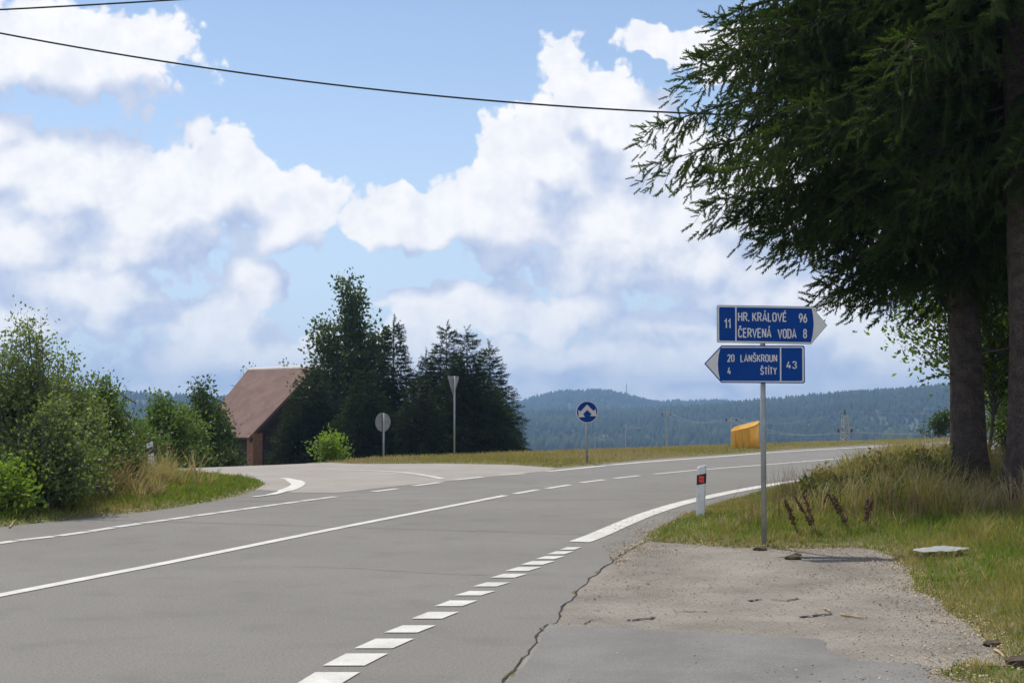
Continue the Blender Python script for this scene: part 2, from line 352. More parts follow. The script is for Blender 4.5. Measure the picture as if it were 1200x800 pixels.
# ground: one sheet, fine near by and coarse far away
ys = np.concatenate([np.arange(-30, 4, 2), np.arange(4, 60, .27), np.geomspace(60, 900, 60), np.geomspace(930, 4300, 70)])
half = np.concatenate([np.arange(0, 17, .27), np.geomspace(17.2, 3600, 70)]); xs = np.concatenate([-half[:0:-1], half])
XX, YY = np.meshgrid(xs, ys); near = (np.abs(XX) < 45) & (YY < 75) & (YY > -30)
dd = np.full(XX.shape, 50.0); dd[near] = paved(XX[near], YY[near])
ZZ = gz(XX, YY, dd); nx, ny = len(xs), len(ys)
i = np.arange(ny-1)[:, None]*nx+np.arange(nx-1)[None]
gf = np.stack([i, i+1, i+nx+1, i+nx], -1).reshape(-1, 4)
ground = npmesh('ground', np.stack([XX, YY, ZZ], -1).reshape(-1, 3), gf, 'soil', smooth=True); ground['kind'] = 'structure'
ground.data.materials.append(M['forest_floor'])
fy = np.repeat(ys[:-1], nx-1); ground.data.polygons.foreach_set('material_index', (fy > 220).astype(np.int32))

def sheet(name, poly, z, m, parent=None, follow=False):
    bm = bmesh.new(); vs = [bm.verts.new((p[0], p[1], 0)) for p in poly]
    es = [bm.edges.new((vs[k], vs[(k+1) % len(vs)])) for k in range(len(vs))]
    bmesh.ops.triangle_fill(bm, edges=es, use_beauty=True)
    for f in bm.faces:
        if f.normal.z < 0: f.normal_flip()
    if follow:
        for _ in range(3): bmesh.ops.subdivide_edges(bm, edges=[e for e in bm.edges if e.calc_length() > 2.5], cuts=1, use_grid_fill=False)
        bmesh.ops.triangulate(bm, faces=bm.faces)
    for v in bm.verts: v.co.z = z+(float(zt(v.co.x, v.co.y)) if follow else 0)
    me = bpy.data.meshes.new(name); bm.normal_update(); bm.to_mesh(me); bm.free(); me.materials.append(M[m])
    return link(bpy.data.objects.new(name, me), parent)
road = tag(sheet('road', ROAD, 0, 'asphalt'), kind='structure')
side_road = tag(sheet('side_road', SIDE_POLY, .004, 'asphalt_pale', follow=True), kind='structure')
lay_by = tag(sheet('lay_by', LAY, .004, 'asphalt_worn'), kind='structure')
def rough_edge(pts, a=.03, n=6):
    out = []
    for p, q in zip(pts, pts[1:]):
        for k in range(n):
            t = k/n; out.append((p[0]+(q[0]-p[0])*t+random.uniform(-a, a), p[1]+(q[1]-p[1])*t+random.uniform(-a, a)))
    return out+[pts[-1]]
PATCH = rough_edge([G(*p) for p in ((645, 733), (700, 735), (800, 741), (880, 744), (960, 750), (985, 772), (1010, 776), (1060, 777), (1085, 781), (1092, 798))]+[(2.3, 6.2)], .025)+[(3.2, 3), (3.4, -4.5), (-4.6, -4.5), (-2.0, 2.3)]+[(p[0]+.03, p[1]) for p in CRACK[:4]]
sheet('asphalt_patch', PATCH, .008, 'asphalt_patch', lay_by)
def strip(name, pts, w, z, m, parent, w2=None):
    pts = [Vector((p[0], p[1])) for p in pts]; bm = bmesh.new(); L = []; n = len(pts)
    for k, p in enumerate(pts):
        d = (pts[min(k+1, n-1)]-pts[max(k-1, 0)]).normalized(); nn = Vector((-d.y, d.x)); ww = w if w2 is None else w+(w2-w)*k/(n-1)
        if hasattr(w, '__len__'): ww = w[k]
        zz = z+float(zt(p.x, p.y))
        L.append((bm.verts.new((*(p+nn*ww/2), zz)), bm.verts.new((*(p-nn*ww/2), zz))))
    for a, b in zip(L, L[1:]): bm.faces.new((a[0], a[1], b[1], b[0]))
    bm.normal_update()
    for f in bm.faces:
        if f.normal.z < 0: f.normal_flip()
    me = bpy.data.meshes.new(name); bm.to_mesh(me); bm.free(); me.materials.append(M[m]); return link(bpy.data.objects.new(name, me), parent)
# markings, traced on the level road
CENTRE = catmull([(-12.3, -10), (-9.0, -2.2)]+[G(*p) for p in ((0, 697.5), (200, 658.5), (400, 618), (592, 580.5))], 10)
strip('centre_line', CENTRE, .14, .006, 'paint', road)
for a, b in (((603, 578.5), (630, 573.8)), ((641, 572.3), (668, 568)), ((681, 565.5), (708, 562)), ((720, 560.5), (749, 557.3))):
    strip('centre_dash', [G(*a), G(*b)], .14, .006, 'paint', road)
strip('centre_line', catmull([G(*p) for p in ((766, 555.5), (820, 550.5), (880, 545.8), (950, 540), (1010, 535), (1075, 529.5))]+[(17.5, 46.8), (24, 53), (35, 62)], 8), .13, .006, 'paint', road)
strip('edge_line', catmull([G(*p) for p in ((642, 552.2), (680, 548.5), (730, 543.5), (780, 539.5), (840, 535.2), (900, 530.5), (960, 526.8), (1020, 523.5), (1080, 520.2))]+[(21.5, 56.5), (34, 66)], 6), .2, .006, 'paint', road)
strip('edge_line', catmull([G(*p) for p in ((679, 635), (700, 627), (730, 614), (760, 602), (800, 589.5), (850, 578), (910, 567), (960, 560), (1040, 546.5))]+[(12.6, 39), (18.2, 45.6), (26.3, 52.6), (39, 62.8)], 8), .25, .006, 'paint', road)
# worn side-road give-way line: short lozenges that merge into a ragged line
LE = catmull([G(*p) for p in ((-120, 653), (-60, 645), (0, 636.5), (30, 632), (80, 626.5), (140, 617), (200, 608.5), (300, 594.5), (414, 579))], 6)
LEa = np.array(LE); seg = np.hypot(*np.diff(LEa, axis=0).T); cum = np.concatenate([[0], np.cumsum(seg)])
def onLE(s): return (float(np.interp(s, cum, LEa[:, 0])), float(np.interp(s, cum, LEa[:, 1])))
s_ = 0.0
while s_ < cum[-1]-.6:
    a, b = onLE(s_), onLE(min(s_+.55, cum[-1])); c_ = onLE(min(s_+.60, cum[-1]))
    strip('give_way_dash', [a, b], .15, .006, 'paint_thin', road); s_ += .60
for a, b in (((438, 576), (466, 572.5)), ((484, 569.3), (517, 565)), ((534, 562.3), (566, 558.7)), ((585, 556.8), (615, 554.9))):
    strip('give_way_dash', [G(*a), G(*b)], .17, .006, 'paint_thin', road)
strip('turn_line', catmull([G(*p) for p in ((296, 582.5), (318, 579.5), (334, 575), (346, 570.3), (349, 566.5), (342, 562.5), (332, 560.3))], 6), [.06]+[.10]*5+[.16]*6+[.26]*12+[.30]*6+[.2]*6+[.1], .010, 'paint', side_road)
strip('turn_line', catmull([G(*p) for p in ((380, 550.5), (430, 551.5), (470, 553.5), (500, 557.5), (519, 561.2))], 6), .17, .010, 'paint_thin', side_road)
# broad blocks across the lay-by mouth
BLK = [((680, 635), (668, 644.5), (679, 637)), ]
blk_px = [((439, 645.3), (1160, 640.3))]
rows = [(641.2, 644.2, 656, 682), (646.0, 649.6, 641, 672.5), (651.8, 655.3, 627, 662), (657.6, 661.8, 610, 650.5), (664.5, 669.2, 592, 634.5), (672.5, 677, 574.5, 618.5),
        (682.6, 687.4, 554, 598), (692.6, 697.9, 532.5, 581), (703.8, 710.5, 509, 560), (717.2, 725.2, 482, 538), (733, 741.5, 450, 511), (748.6, 760, 415, 485.5), (766, 780.3, 378, 455), (788, 806, 340, 422)]
lo_l = [(340, 806), (378, 780.6), (415, 760.6), (450, 743.3), (482, 727), (509, 712.5), (532.5, 699), (554, 688), (574.5, 678), (592, 669.8), (610, 662.4), (627, 655.8), (641, 650), (656, 644.6)]
for n_, (yt, yb, xl, xr) in enumerate(rows):
    # inner (left) side runs along the traced lower-left corners, outer side parallel to it
    pl = G(xl, yb); pl2 = G(xl+(xr-xl)*.36*(1.0 if n_ > 3 else .95), yt); pr2 = G(xr, yt); pr = G(xr-(xr-xl)*.36, yb)
    sheet('edge_block', [pl, pr, pr2, pl2], .006, 'paint', road)
# crack between road and lay-by, with torn side cracks
CR = rough_edge(CRACK, .02, 5)
strip('crack', CR, [random.uniform(.006, .024) for _ in CR], .007, 'crack', road)
for pts, w in ((((735, 728), (748, 727), (762, 725.5), (768, 724)), .045), (((790, 717), (812, 717.5), (830, 718)), .02), (((905, 703.5), (922, 705), (935, 702)), .03), (((938, 724), (955, 722.5), (975, 720)), .04), (((880, 705), (893, 703)), .04), (((685, 732), (692, 727), (705, 726)), .02), (((715, 655), (722, 659), (735, 657)), .018)):
    q = rough_edge([G(*p) for p in pts], .015, 4); strip('crack', q, [random.uniform(.4, 1.2)*w for _ in q], .012, 'crack', lay_by)
for pts in (((340, 664), (420, 666), (500, 671.5), (600, 675)), ((560, 621.5), (620, 622), (700, 622.5))):
    q = rough_edge([G(*p) for p in pts], .012, 8); strip('seam', q, [random.uniform(.004, .012) for _ in q], .005, 'debris', road)

# ------------------------------------------------------------------ far woods on the ridges
def forest():
    n = 36000
    u = rng.uniform(-.44, .44, n*3); Y = np.sqrt(rng.uniform(1050**2, 3080**2, n*3)); X = np.tan(u)*Y
    h = hillz(X, Y); keep = (h > 4)
    # a few clearings
    cl = (np.sin(X*.011+1.3)+np.sin(Y*.009+X*.004)+np.sin(X*.004-Y*.006+2)) > 2.25
    keep &= ~cl; keep &= ((Y < 2120) | ((Y > 2350) & (Y < 3060))); X, Y = X[keep][:n], Y[keep][:n]
    z = zt(X, Y); k = len(X)
    H = rng.uniform(5, 13.5, k)*(1+.25*np.sin(X*.02)*np.sin(Y*.017)); r = H*rng.uniform(.24, .5, k)
    a = np.arange(4)*2*np.pi/4
    tv = np.concatenate([np.stack([np.cos(a), np.sin(a), np.full(4, .12)], 1), np.stack([np.cos(a+.5)*.62, np.sin(a+.5)*.62, np.full(4, .5)], 1), [[0, 0, 1]]])
    tf = []
    for q in range(4):
        p = (q+1) % 4; tf += [[q, p, 4+q], [p, 4+p, 4+q], [4+q, 4+p, 8]]
    rz = rng.uniform(0, 6.28, k); c, s = np.cos(rz), np.sin(rz); o = np.zeros(k); rot = np.stack([np.stack([c, -s, o], -1), np.stack([s, c, o], -1), np.stack([o, o, o+1], -1)], 1)
    v, f = stamp(tv, np.array(tf), np.stack([X, Y, z-1], -1), rot, np.stack([r, r, H], -1))
    tag(npmesh('far_forest', v, f, 'forest'), 'hazy dark conifer forest covering the distant hills', 'forest', kind='stuff')
forest()

# ------------------------------------------------------------------ grass
def scatter_poly(n, x0, x1, y0, y1, cond):
    X = rng.uniform(x0, x1, n); Y = rng.uniform(y0, y1, n); d = paved(X, Y); k = cond(X, Y, d)
    return X[k], Y[k], d[k]
def blades(name, X, Y, d, L, w, m, label, lean=.5, cat='grass', parent=None, z=None):
    k = len(X); zz = gz(X, Y, d)-.015 if z is None else z
    az = rng.uniform(0, 6.28, k); ln = rng.uniform(.1, lean, k)*L; ha = rng.uniform(0, 6.28, k)
    side = np.stack([np.cos(ha), np.sin(ha), np.zeros(k)], -1)*(np.broadcast_to(w, (k,))/2)[:, None]
    dirx = np.stack([np.cos(az), np.sin(az), np.zeros(k)], -1)
    b = np.stack([X, Y, zz], -1); mid = b+dirx*(ln*.3)[:, None]+np.array([0, 0, 1.])*(L*.55)[:, None]; tip = b+dirx*ln[:, None]+np.array([0, 0, 1.])*(L*(1-.12*rng.random(k)))[:, None]
    v = np.stack([b-side, b+side, mid+side*.8, mid-side*.8, tip], 1).reshape(-1, 3)
    o = np.arange(k)[:, None]*5; f = np.concatenate([o+np.array([[0, 1, 2]]), o+np.array([[0, 2, 3]]), o+np.array([[3, 2, 4]])])
    return tag(npmesh(name, v, f, m, parent), label, cat, kind='stuff')
def patch(X, Y, s, seed): 
    return np.sin(X*s+seed)+np.sin(Y*s*1.1+seed*2.3)+np.sin((X+Y)*s*.63+seed)+np.sin((X-Y)*s*1.7+seed*5)*.6+np.sin(X*s*3.1-Y*s*2.3+seed)*.5
# right verge
def rv(X, Y, d): return (d > -.02+.05*np.sin(X*7)*np.sin(Y*5)) & (X > .2*0+1.0) & (np.abs(X/Y) < .45) & (rng.random(len(X)) < np.clip(20/Y, .3, 1.3)**1.3)
X, Y, d = scatter_poly(270000, 1.5, 10, 7.5, 33, lambda X, Y, d: rv(X, Y, d) & (X > 1.5))
L = (.035+.10*rng.random(len(X)))*(.55+np.clip(d, 0, 2.2)*.5)*(1+.35*patch(X, Y, 1.3, 2)/3)
gsel = (patch(X, Y, 1.1, 4)+rng.normal(size=len(X))*1.2+np.clip((Y-17)*.12, -1, 1)) > .1
blades('verge_grass', X[~gsel], Y[~gsel], d[~gsel], L[~gsel], .009, 'grass_lush', 'short green grass on the verge round the direction sign', .7)
blades('verge_grass', X[gsel], Y[gsel], d[gsel], L[gsel]*1.15, .008, 'grass_olive', 'yellowed olive grass among the green of the sign verge', .8)
X, Y, d = scatter_poly(26000, 1.5, 9, 7.5, 21, lambda X, Y, d: (d > -.06) & (d < .35+.2*np.sin(X*3)))
blades('verge_straw', X, Y, d, .02+.06*rng.random(len(X)), .008, 'grass_dry', 'dry straw fringe along the edge of the lay-by', 1.6)
# taller stand of dry grass and weeds below the spruces
def sst(x, a, b): t = np.clip((x-a)/(b-a), 0, 1); return t*t*(3-2*t)
def tall(X, Y, d):
    xp = 600+1600*X/Y                          # the stand starts a metre and a half right of the sign
    w = sst(xp, 905, 985)*sst(Y, 16.4, 17.5)*sst(d, .3, .9)
    return (d > .25) & (rng.random(len(X)) < w*np.clip(.42+.36*patch(X, Y, 2.3, 1), .05, 1.2))
def tufts(name, X, Y, Lc, nper, m, label, w=.009, spread=.06, lean=(.15, .75)):
    k = len(X); idx = np.repeat(np.arange(k), nper); n = len(idx); az = rng.uniform(0, 6.28, n); r = np.abs(rng.normal(size=n))*spread
    bx, by = X[idx]+np.cos(az)*r*.5, Y[idx]+np.sin(az)*r*.5; L = Lc[idx]*rng.uniform(.45, 1.12, n); dd_ = paved(bx, by); ok = dd_ > .02; bx, by, L, az, dd_ = bx[ok], by[ok], L[ok], az[ok], dd_[ok]; n = len(bx)
    zz = gz(bx, by, dd_)-.015; ha = rng.uniform(0, 6.28, n); side = np.stack([np.cos(ha), np.sin(ha), np.zeros(n)], -1)*w/2
    dx = np.stack([np.cos(az), np.sin(az), np.zeros(n)], -1)+np.array([.25, -.05, 0]); ln = rng.uniform(*lean, n)*L; up = np.array([0, 0, 1.]); b_ = np.stack([bx, by, zz], -1)
    m1 = b_+dx*(ln*.22)[:, None]+up*(L*.45)[:, None]; m2 = b_+dx*(ln*.6)[:, None]+up*(L*.82)[:, None]; tip = b_+dx*(ln*1.15)[:, None]+up*(L*rng.uniform(.80, 1.02, n))[:, None]
    v = np.stack([b_-side, b_+side, m1+side, m1-side, m2+side*.75, m2-side*.75, tip], 1).reshape(-1, 3); o = np.arange(n)[:, None]*7
    f = np.concatenate([o+np.array([q]) for q in ([0, 1, 2], [0, 2, 3], [3, 2, 4], [3, 4, 5], [5, 4, 6])])
    return tag(npmesh(name, v, f, m), label, 'grass', kind='stuff')
X, Y, d = scatter_poly(11000, 2.6, 9.5, 16.3, 31, tall)
Lc = (.22+.34*rng.random(len(X)))*np.clip(1+.30*patch(X, Y, 1.9, 6), .5, 1.7); Lc = np.clip(Lc*1.05, .14, .66)*np.clip(.62+(600+1600*X/Y-940)/200, .6, 1.2)
g3 = rng.random(len(X)); pp = patch(X, Y, 1.6, 9); a_ = g3 < .30+.2*pp; b_ = ~a_ & (g3 < .72); c_ = ~a_ & ~b_
tufts('tall_grass', X[a_], Y[a_], Lc[a_]*1.15, 16, 'grass_dry', 'tall straw coloured tussocks standing below the spruces', .008)
tufts('tall_grass', X[b_], Y[b_], Lc[b_], 16, 'grass_olive', 'olive green tussocks standing below the spruces', .011)
tufts('tall_grass', X[c_], Y[c_], Lc[c_]*.85, 16, 'grass_green', 'dark green tussocks at the foot of the spruces', .013)
# low tussocks that break up the short verge grass
X, Y, d = scatter_poly(2600, 1.6, 9, 8, 24, lambda X, Y, d: (d > .12) & (X/Y < .42) & (patch(X, Y, 1.7, 15) > -.2))
gk = rng.random(len(X))
for lo_k, hi_k, m_, lb in ((0, .45, 'grass_green', 'darker green tussocks scattered in the sign verge'), (.45, .8, 'grass_olive', 'yellow green tussocks scattered in the sign verge'), (.8, 1, 'grass_dry', 'dry tussocks scattered in the sign verge')):
    k = (gk >= lo_k) & (gk < hi_k); tufts('tussock_grass', X[k], Y[k], .07+.13*rng.random(k.sum())*np.clip(d[k], .3, 1.2), 18, m_, lb, .008, .05, (.3, 1.1))
X, Y, d = scatter_poly(3200, 2.6, 7.0, 16.3, 22, lambda X, Y, d: (d > .4) & (patch(X, Y, 2.5, 3) > .6))
blades('seed_stalks', X, Y, d, .38+.30*rng.random(len(X)), .007, 'stalk', 'thin reddish seed stalks standing above the verge grass', .3)
X, Y, d = scatter_poly(26000, 4.5, 9.5, 12.5, 19.5, lambda X, Y, d: (d > .6) & (X > 4.9+(16-Y)*.1) & (patch(X, Y, 1.9, 12) > .1))
blades('tuft_grass', X, Y, d, .12+.26*rng.random(len(X)), .008, 'grass_olive', 'arching yellow green tufts beside the pale sheet', 1.1)
# left verge
X, Y, d = scatter_poly(120000, -14, -4.6, 11, 31.5, lambda X, Y, d: (d > -.03) & (np.abs(X/Y) < .5) & (X < -4.7) & (Y < 30.9-(X+8)*.2))
L = (.05+.10*rng.random(len(X)))*(.6+np.clip(d, 0, 1.4)*.6)
gs = patch(X, Y, 1.2, 3)+rng.normal(size=len(X)) > 1.0
blades('verge_grass', X[~gs], Y[~gs], d[~gs], L[~gs], .012, 'grass_lush', 'bright green grass wedge between main road and side road', .7)
blades('verge_grass', X[gs], Y[gs], d[gs], L[gs], .011, 'grass_olive', 'yellowing grass in the wedge beside the side road', .8)
def ltall(X, Y, d):
    e = np.exp(-((X+7.0-(Y-22.5)*.05)/.95)**2-((Y-22.8)/1.9)**2)+.5*np.exp(-((X+8.6)/1.1)**2-((Y-20.3)/1.3)**2)
    return (d > .35) & (rng.random(len(X)) < e*np.clip(.8+.35*patch(X, Y, 2.3, 4), .2, 1.4))
X, Y, d = scatter_poly(4200, -11, -4.8, 17.5, 28, ltall)
Lc = (.32+.42*rng.random(len(X)))*np.clip(1+.15*patch(X, Y, 2.0, 9), .6, 1.35)*np.clip(1.25-np.abs(X+7.3)*.25, .4, 1.1); q = rng.random(len(X)) < .66
tufts('tall_grass', X[q], Y[q], Lc[q], 22, 'grass_dry', 'tall straw grass in front of the left shrubs', .011, .08, (.15, .9))
tufts('tall_grass', X[~q], Y[~q], Lc[~q]*.8, 20, 'grass_olive', 'olive grass mixed into the tall straw by the shrubs', .012, .08, (.2, .9))
X, Y, d = scatter_poly(1500, -13, -4.8, 12, 30, lambda X, Y, d: (d > .1) & (X/Y > -.45))
tufts('tussock_grass', X, Y, .08+.12*rng.random(len(X)), 16, 'grass_green', 'darker tussocks in the grass wedge beside the side road', .011, .06, (.3, 1.0))
# bank across the road
X, Y, d = scatter_poly(150000, -5, 22, 31, 58, lambda X, Y, d: (d > -.02) & (Y > 33+X*.75-1.5) & (Y < 42+X*.95))
L = (.05+.13*rng.random(len(X)))*(.6+np.clip(d, 0, 2)*.3)*np.clip(.85-X*.03, .3, .85); q = patch(X, Y, .8, 5)+rng.normal(size=len(X)) > .2
blades('bank_grass', X[q], Y[q], d[q], L[q], .02, 'grass_dry', 'dry straw grass on the low bank across the road', .7)
blades('bank_grass', X[~q], Y[~q], d[~q], L[~q], .02, 'grass_olive', 'olive grass on the low bank across the road', .7)
# leaf litter and grit
def flakes(name, X, Y, z, size, m, label, flat=.35, cat='litter'):
    k = len(X); dirs = rng.normal(size=(k, 3))*flat; dirs[:, 2] = 1
    tv = np.array([[-.5, -.3, 0], [.45, -.22, .1], [.5, .3, 0], [-.4, .35, .12]]); tf = np.array([[0, 1, 2], [0, 2, 3]])
    v, f = stamp(tv, tf, np.stack([X, Y, z], -1), frames(dirs), size)
    return tag(npmesh(name, v, f, m), label, cat, kind='stuff')
X, Y, d = scatter_poly(210000, 1, 9, 7.5, 20, lambda X, Y, d: (d < .12) & (rng.random(len(X)) < .9*np.exp(np.minimum(d, 0)/(.13+.08*np.sin(X*5+Y*3)))))
flakes('leaf_litter', X, Y, np.maximum(gz(X, Y, d), .006)+.006, .007+.016*rng.random(len(X))**2, 'litter', 'dry leaves and straw along the lay-by edge')
X, Y, d = scatter_poly(160000, 1, 9, 7.5, 20, lambda X, Y, d: (d < .05) & (rng.random(len(X)) < .8*np.exp(np.minimum(d, 0)/(.28+.15*np.sin(X*3+Y*2)))))
flakes('dirt_crumbs', X, Y, np.maximum(gz(X, Y, d), .006)+.003, .006+.012*rng.random(len(X))**2, 'dirt', 'brown earth crumbs strewn along the lay-by edge', .25)
X, Y, d = scatter_poly(14000, -10, -4.5, 14, 28, lambda X, Y, d: (np.abs(d) < .12) & (Y < 27.5))
flakes('leaf_litter', X, Y, np.maximum(gz(X, Y, d), .006)+.012, .012+.022*rng.random(len(X))**2, 'litter', 'dry leaves along the grass edge beside the main road')
X = rng.uniform(.3, 6, 22000); Y = rng.uniform(7, 15.2, 22000); dl = sdist(X, Y, LAY); dp = sdist(X, Y, PATCH); k = (dl < -.1) & ((dp > .02) | (rng.random(22000) < .05)) & (rng.random(22000) < .35+.5*(patch(X, Y, 1.5, 8) > .3)); X, Y = X[k], Y[k]
tv = np.array([[-.5, -.4, 0], [.5, -.5, 0], [.45, .5, 0], [-.5, .4, 0], [0, .05, .6]]); tf = np.array([[0, 1, 4], [1, 2, 4], [2, 3, 4], [3, 0, 4]])
rz = rng.uniform(0, 6.28, len(X)); c, s = np.cos(rz), np.sin(rz); o = np.zeros(len(X)); rot = np.stack([np.stack([c, -s, o], -1), np.stack([s, c, o], -1), np.stack([o, o, o+1], -1)], 1)
v, f = stamp(tv, tf, np.stack([X, Y, o+.0085], -1), rot, .004+.016*rng.random(len(X))**4)
tag(npmesh('loose_grit', v, f, 'gravel'), 'loose grit scattered over the worn lay-by', 'grit', kind='stuff')
X = rng.uniform(.3, 6, 15000); Y = rng.uniform(7, 15.2, 15000); k = (sdist(X, Y, LAY) < -.05) & (patch(X, Y, 1.1, 3) > .2); X, Y = X[k], Y[k]
flakes('dark_crumbs', X, Y, np.full(len(X), .016), .005+.020*rng.random(len(X))**3, 'debris', 'dark bark crumbs lying on the worn lay-by', .2)

# ------------------------------------------------------------------ trees
def twig_template(nf=3, ns=6, r=.12):
    tv, tf = [], []
    for a in range(nf):
        an = a*2*math.pi/nf+.4
        for s in range(ns):
            t = s/ns*.86; k = len(tv); w = r*(1.05-.45*t); a2 = an+(.5 if s % 2 else -.25); ca, sa = math.cos(a2), math.sin(a2)
            tv += [[0, 0, t], [0, 0, t+.17], [ca*w, sa*w, t+.30]]; tf.append([k, k+1, k+2])
    return np.array(tv, float), np.array(tf)
TW = twig_template(3, 6, .145); TWC = twig_template(2, 4, .20)
def spruce(name, x, y, H, rb, profile, label, group=None, z_hi=None, seed=1, fine=True, lev=.28, nb=5, mt='spruce', lean=(0, 0), base=None, twl=.22, sector=None, bls=.12, side=None):
    global rng
    keep_rng = rng; rng = np.random.default_rng(seed)
    z0 = base if base is not None else gz1(x, y); root = empty(name, (x, y, z0))
    tag(root, label, 'tree', group)
    zs = np.linspace(-.2, H, 26); flare = 1+.55*np.exp(-np.clip(zs, 0, 9)/.35)
    ax = np.stack([lean[0]*zs/H+.04*np.sin(zs*.7), lean[1]*zs/H+.03*np.cos(zs*.6), zs], -1)
    tr = rb*flare*(1-zs/H*.97)
    v, f = tubes_np([(ax, tr)], 18)
    if fine: v[:, :2] += (v[:, :2]-np.repeat(ax[:, :2], 18, 0))*(.07*np.sin(np.arctan2(v[:, 1], v[:, 0])*7+v[:, 2]*.5)[:, None])
    npmesh('trunk', v, f, 'bark', root, True)
    pz, pr = np.array(profile[0], float), np.array(profile[1], float)
    limbs, tp, td, ts = [], [], [], []
    z = pz[0]
    while z < H-.25:
        hi = z_hi is not None and z > z_hi
        step = lev*(2.2 if hi else 1); n = max(3, nb-(1 if hi else 0)) if z < H-1.5 else 4
        a0 = rng.uniform(0, 6.28)
        for b in range(n):
            a = a0+b*2*math.pi/n+rng.normal()*.25
            Lb = float(np.interp(z, pz, pr))*rng.uniform(.72, 1.1)
            if side is not None: Lb *= side(a)
            if Lb < .15: continue
            droop = np.interp(z/H, [0, .25, .6, 1], [.55, .30, .12, -.35])*rng.uniform(.75, 1.25)
            t = np.linspace(0, 1, 9); zc = -droop*Lb*(t**1.3)+.16*Lb*droop*3*np.clip(t-.6, 0, 1)**1.5*1.2
            rad = np.array([math.cos(a), math.sin(a)]); lat = np.array([-rad[1], rad[0]]); bend = rng.normal()*.12*Lb
            cx = float(np.interp(z, zs, ax[:, 0])); cy = float(np.interp(z, zs, ax[:, 1]))
            att = z+droop*Lb*.55
            P = np.stack([cx+rad[0]*Lb*t+lat[0]*bend*t*t, cy+rad[1]*Lb*t+lat[1]*bend*t*t, att+zc], -1)
            limbs.append((P, (.008+.0075*Lb)*(1-t*.88))); hdown = -.95 if fine else -.35
            na = max(2, int(Lb/(.07 if fine and not hi else .2))); ta = rng.uniform(.15, 1, na); qa = np.stack([np.interp(ta, t, P[:, c_]) for c_ in range(3)], -1); sg = rng.choice([-1., 1.], na)
            da = np.stack([rad[0]*.7+lat[0]*sg*.7, rad[1]*.7+lat[1]*sg*.7, np.full(na, .12)], -1)+rng.normal(size=(na, 3))*.3; tp.append(qa); td.append(da); ts.append(twl*(2 if hi else 1)*rng.uniform(.7, 1.2, na))
            if sector is not None and not hi:
                pass
            st = bls*(2.4 if hi else 1); ks = max(2, int(Lb*.9/st)); tt = np.linspace(.12 if Lb < 2 else .2, .99, ks)+rng.normal(size=ks)*.01
            for j, t1 in enumerate(tt):
                t1 = min(max(t1, .02), 1); p = np.array([np.interp(t1, t, P[:, q]) for q in range(3)])
                sgn = 1 if j % 2 else -1; ang = R(rng.uniform(35, 75))*(1-.35*t1)
                dirb = np.array([*(rad*math.cos(ang)+lat*sgn*math.sin(ang)), -(.30 if fine else .22)+rng.normal()*.2-(0.25 if droop > .25 else 0)])
                Ls = ((.25 if fine else .18)+.30*Lb*(1-t1)**.8*.62+.14*rng.random())*(1 if Lb > .8 else .6)
                tl = twl*(2.0 if hi else 1); m_ = max(2, int(Ls/(tl*.27))); uu = np.linspace(.05, 1, m_)+rng.normal(size=m_)*.04
                q = p+dirb*(Ls*uu)[:, None]; q[:, 2] -= (.38 if fine else .25)*Ls*uu**2
                hang = np.array([dirb[0]*.45, dirb[1]*.45, hdown if t1 < .88 else -.1]); dd_ = hang+rng.normal(size=(m_, 3))*.34
                dd_[-1] = dirb+np.array([0, 0, .1]); tp.append(q); td.append(dd_); ts.append(tl*rng.uniform(.6, 1.25, m_)*(1.0 if Lb > .8 else .75))
                if fine and not hi and m_ > 1: limbs.append((q[[0, m_//2, -1]], [.006, .004, .002]))
            # leading shoot
            e = P[-1]-P[-2]; e = e/np.linalg.norm(e); tp.append(P[-3:]); td.append(np.tile(e+np.array([0, 0, .15]), (3, 1))+rng.normal(size=(3, 3))*.2); ts.append(np.full(3, twl*1.2))
        z += step*rng.uniform(.8, 1.2)
    # top shoot
    tp.append(np.stack([np.full(6, ax[-1, 0]), np.full(6, ax[-1, 1]), np.linspace(H-.7, H-.1, 6)], -1)); td.append(np.tile([0, 0, 1.], (6, 1))+rng.normal(size=(6, 3))*.3); ts.append(np.full(6, twl))
    tp, td, ts = np.concatenate(tp), np.concatenate(td), np.concatenate(ts)
    T = TW if fine else TWC
    v, f = stamp(T[0], T[1], tp, frames(td), ts); crown = npmesh('crown', v, f, mt, root); crown['kind'] = 'stuff'
    v, f = tubes_np(limbs, 4 if fine else 3); npmesh('limbs', v, f, 'bark', root)['kind'] = 'stuff'
    print(name, 'twigs', len(ts)); rng = keep_rng; return root
LEAF = (np.array([[0, 0, 0], [.28, .0, .45], [0, .10, 1.0], [-.28, .0, .45]]), np.array([[0, 1, 2], [0, 2, 3]]))
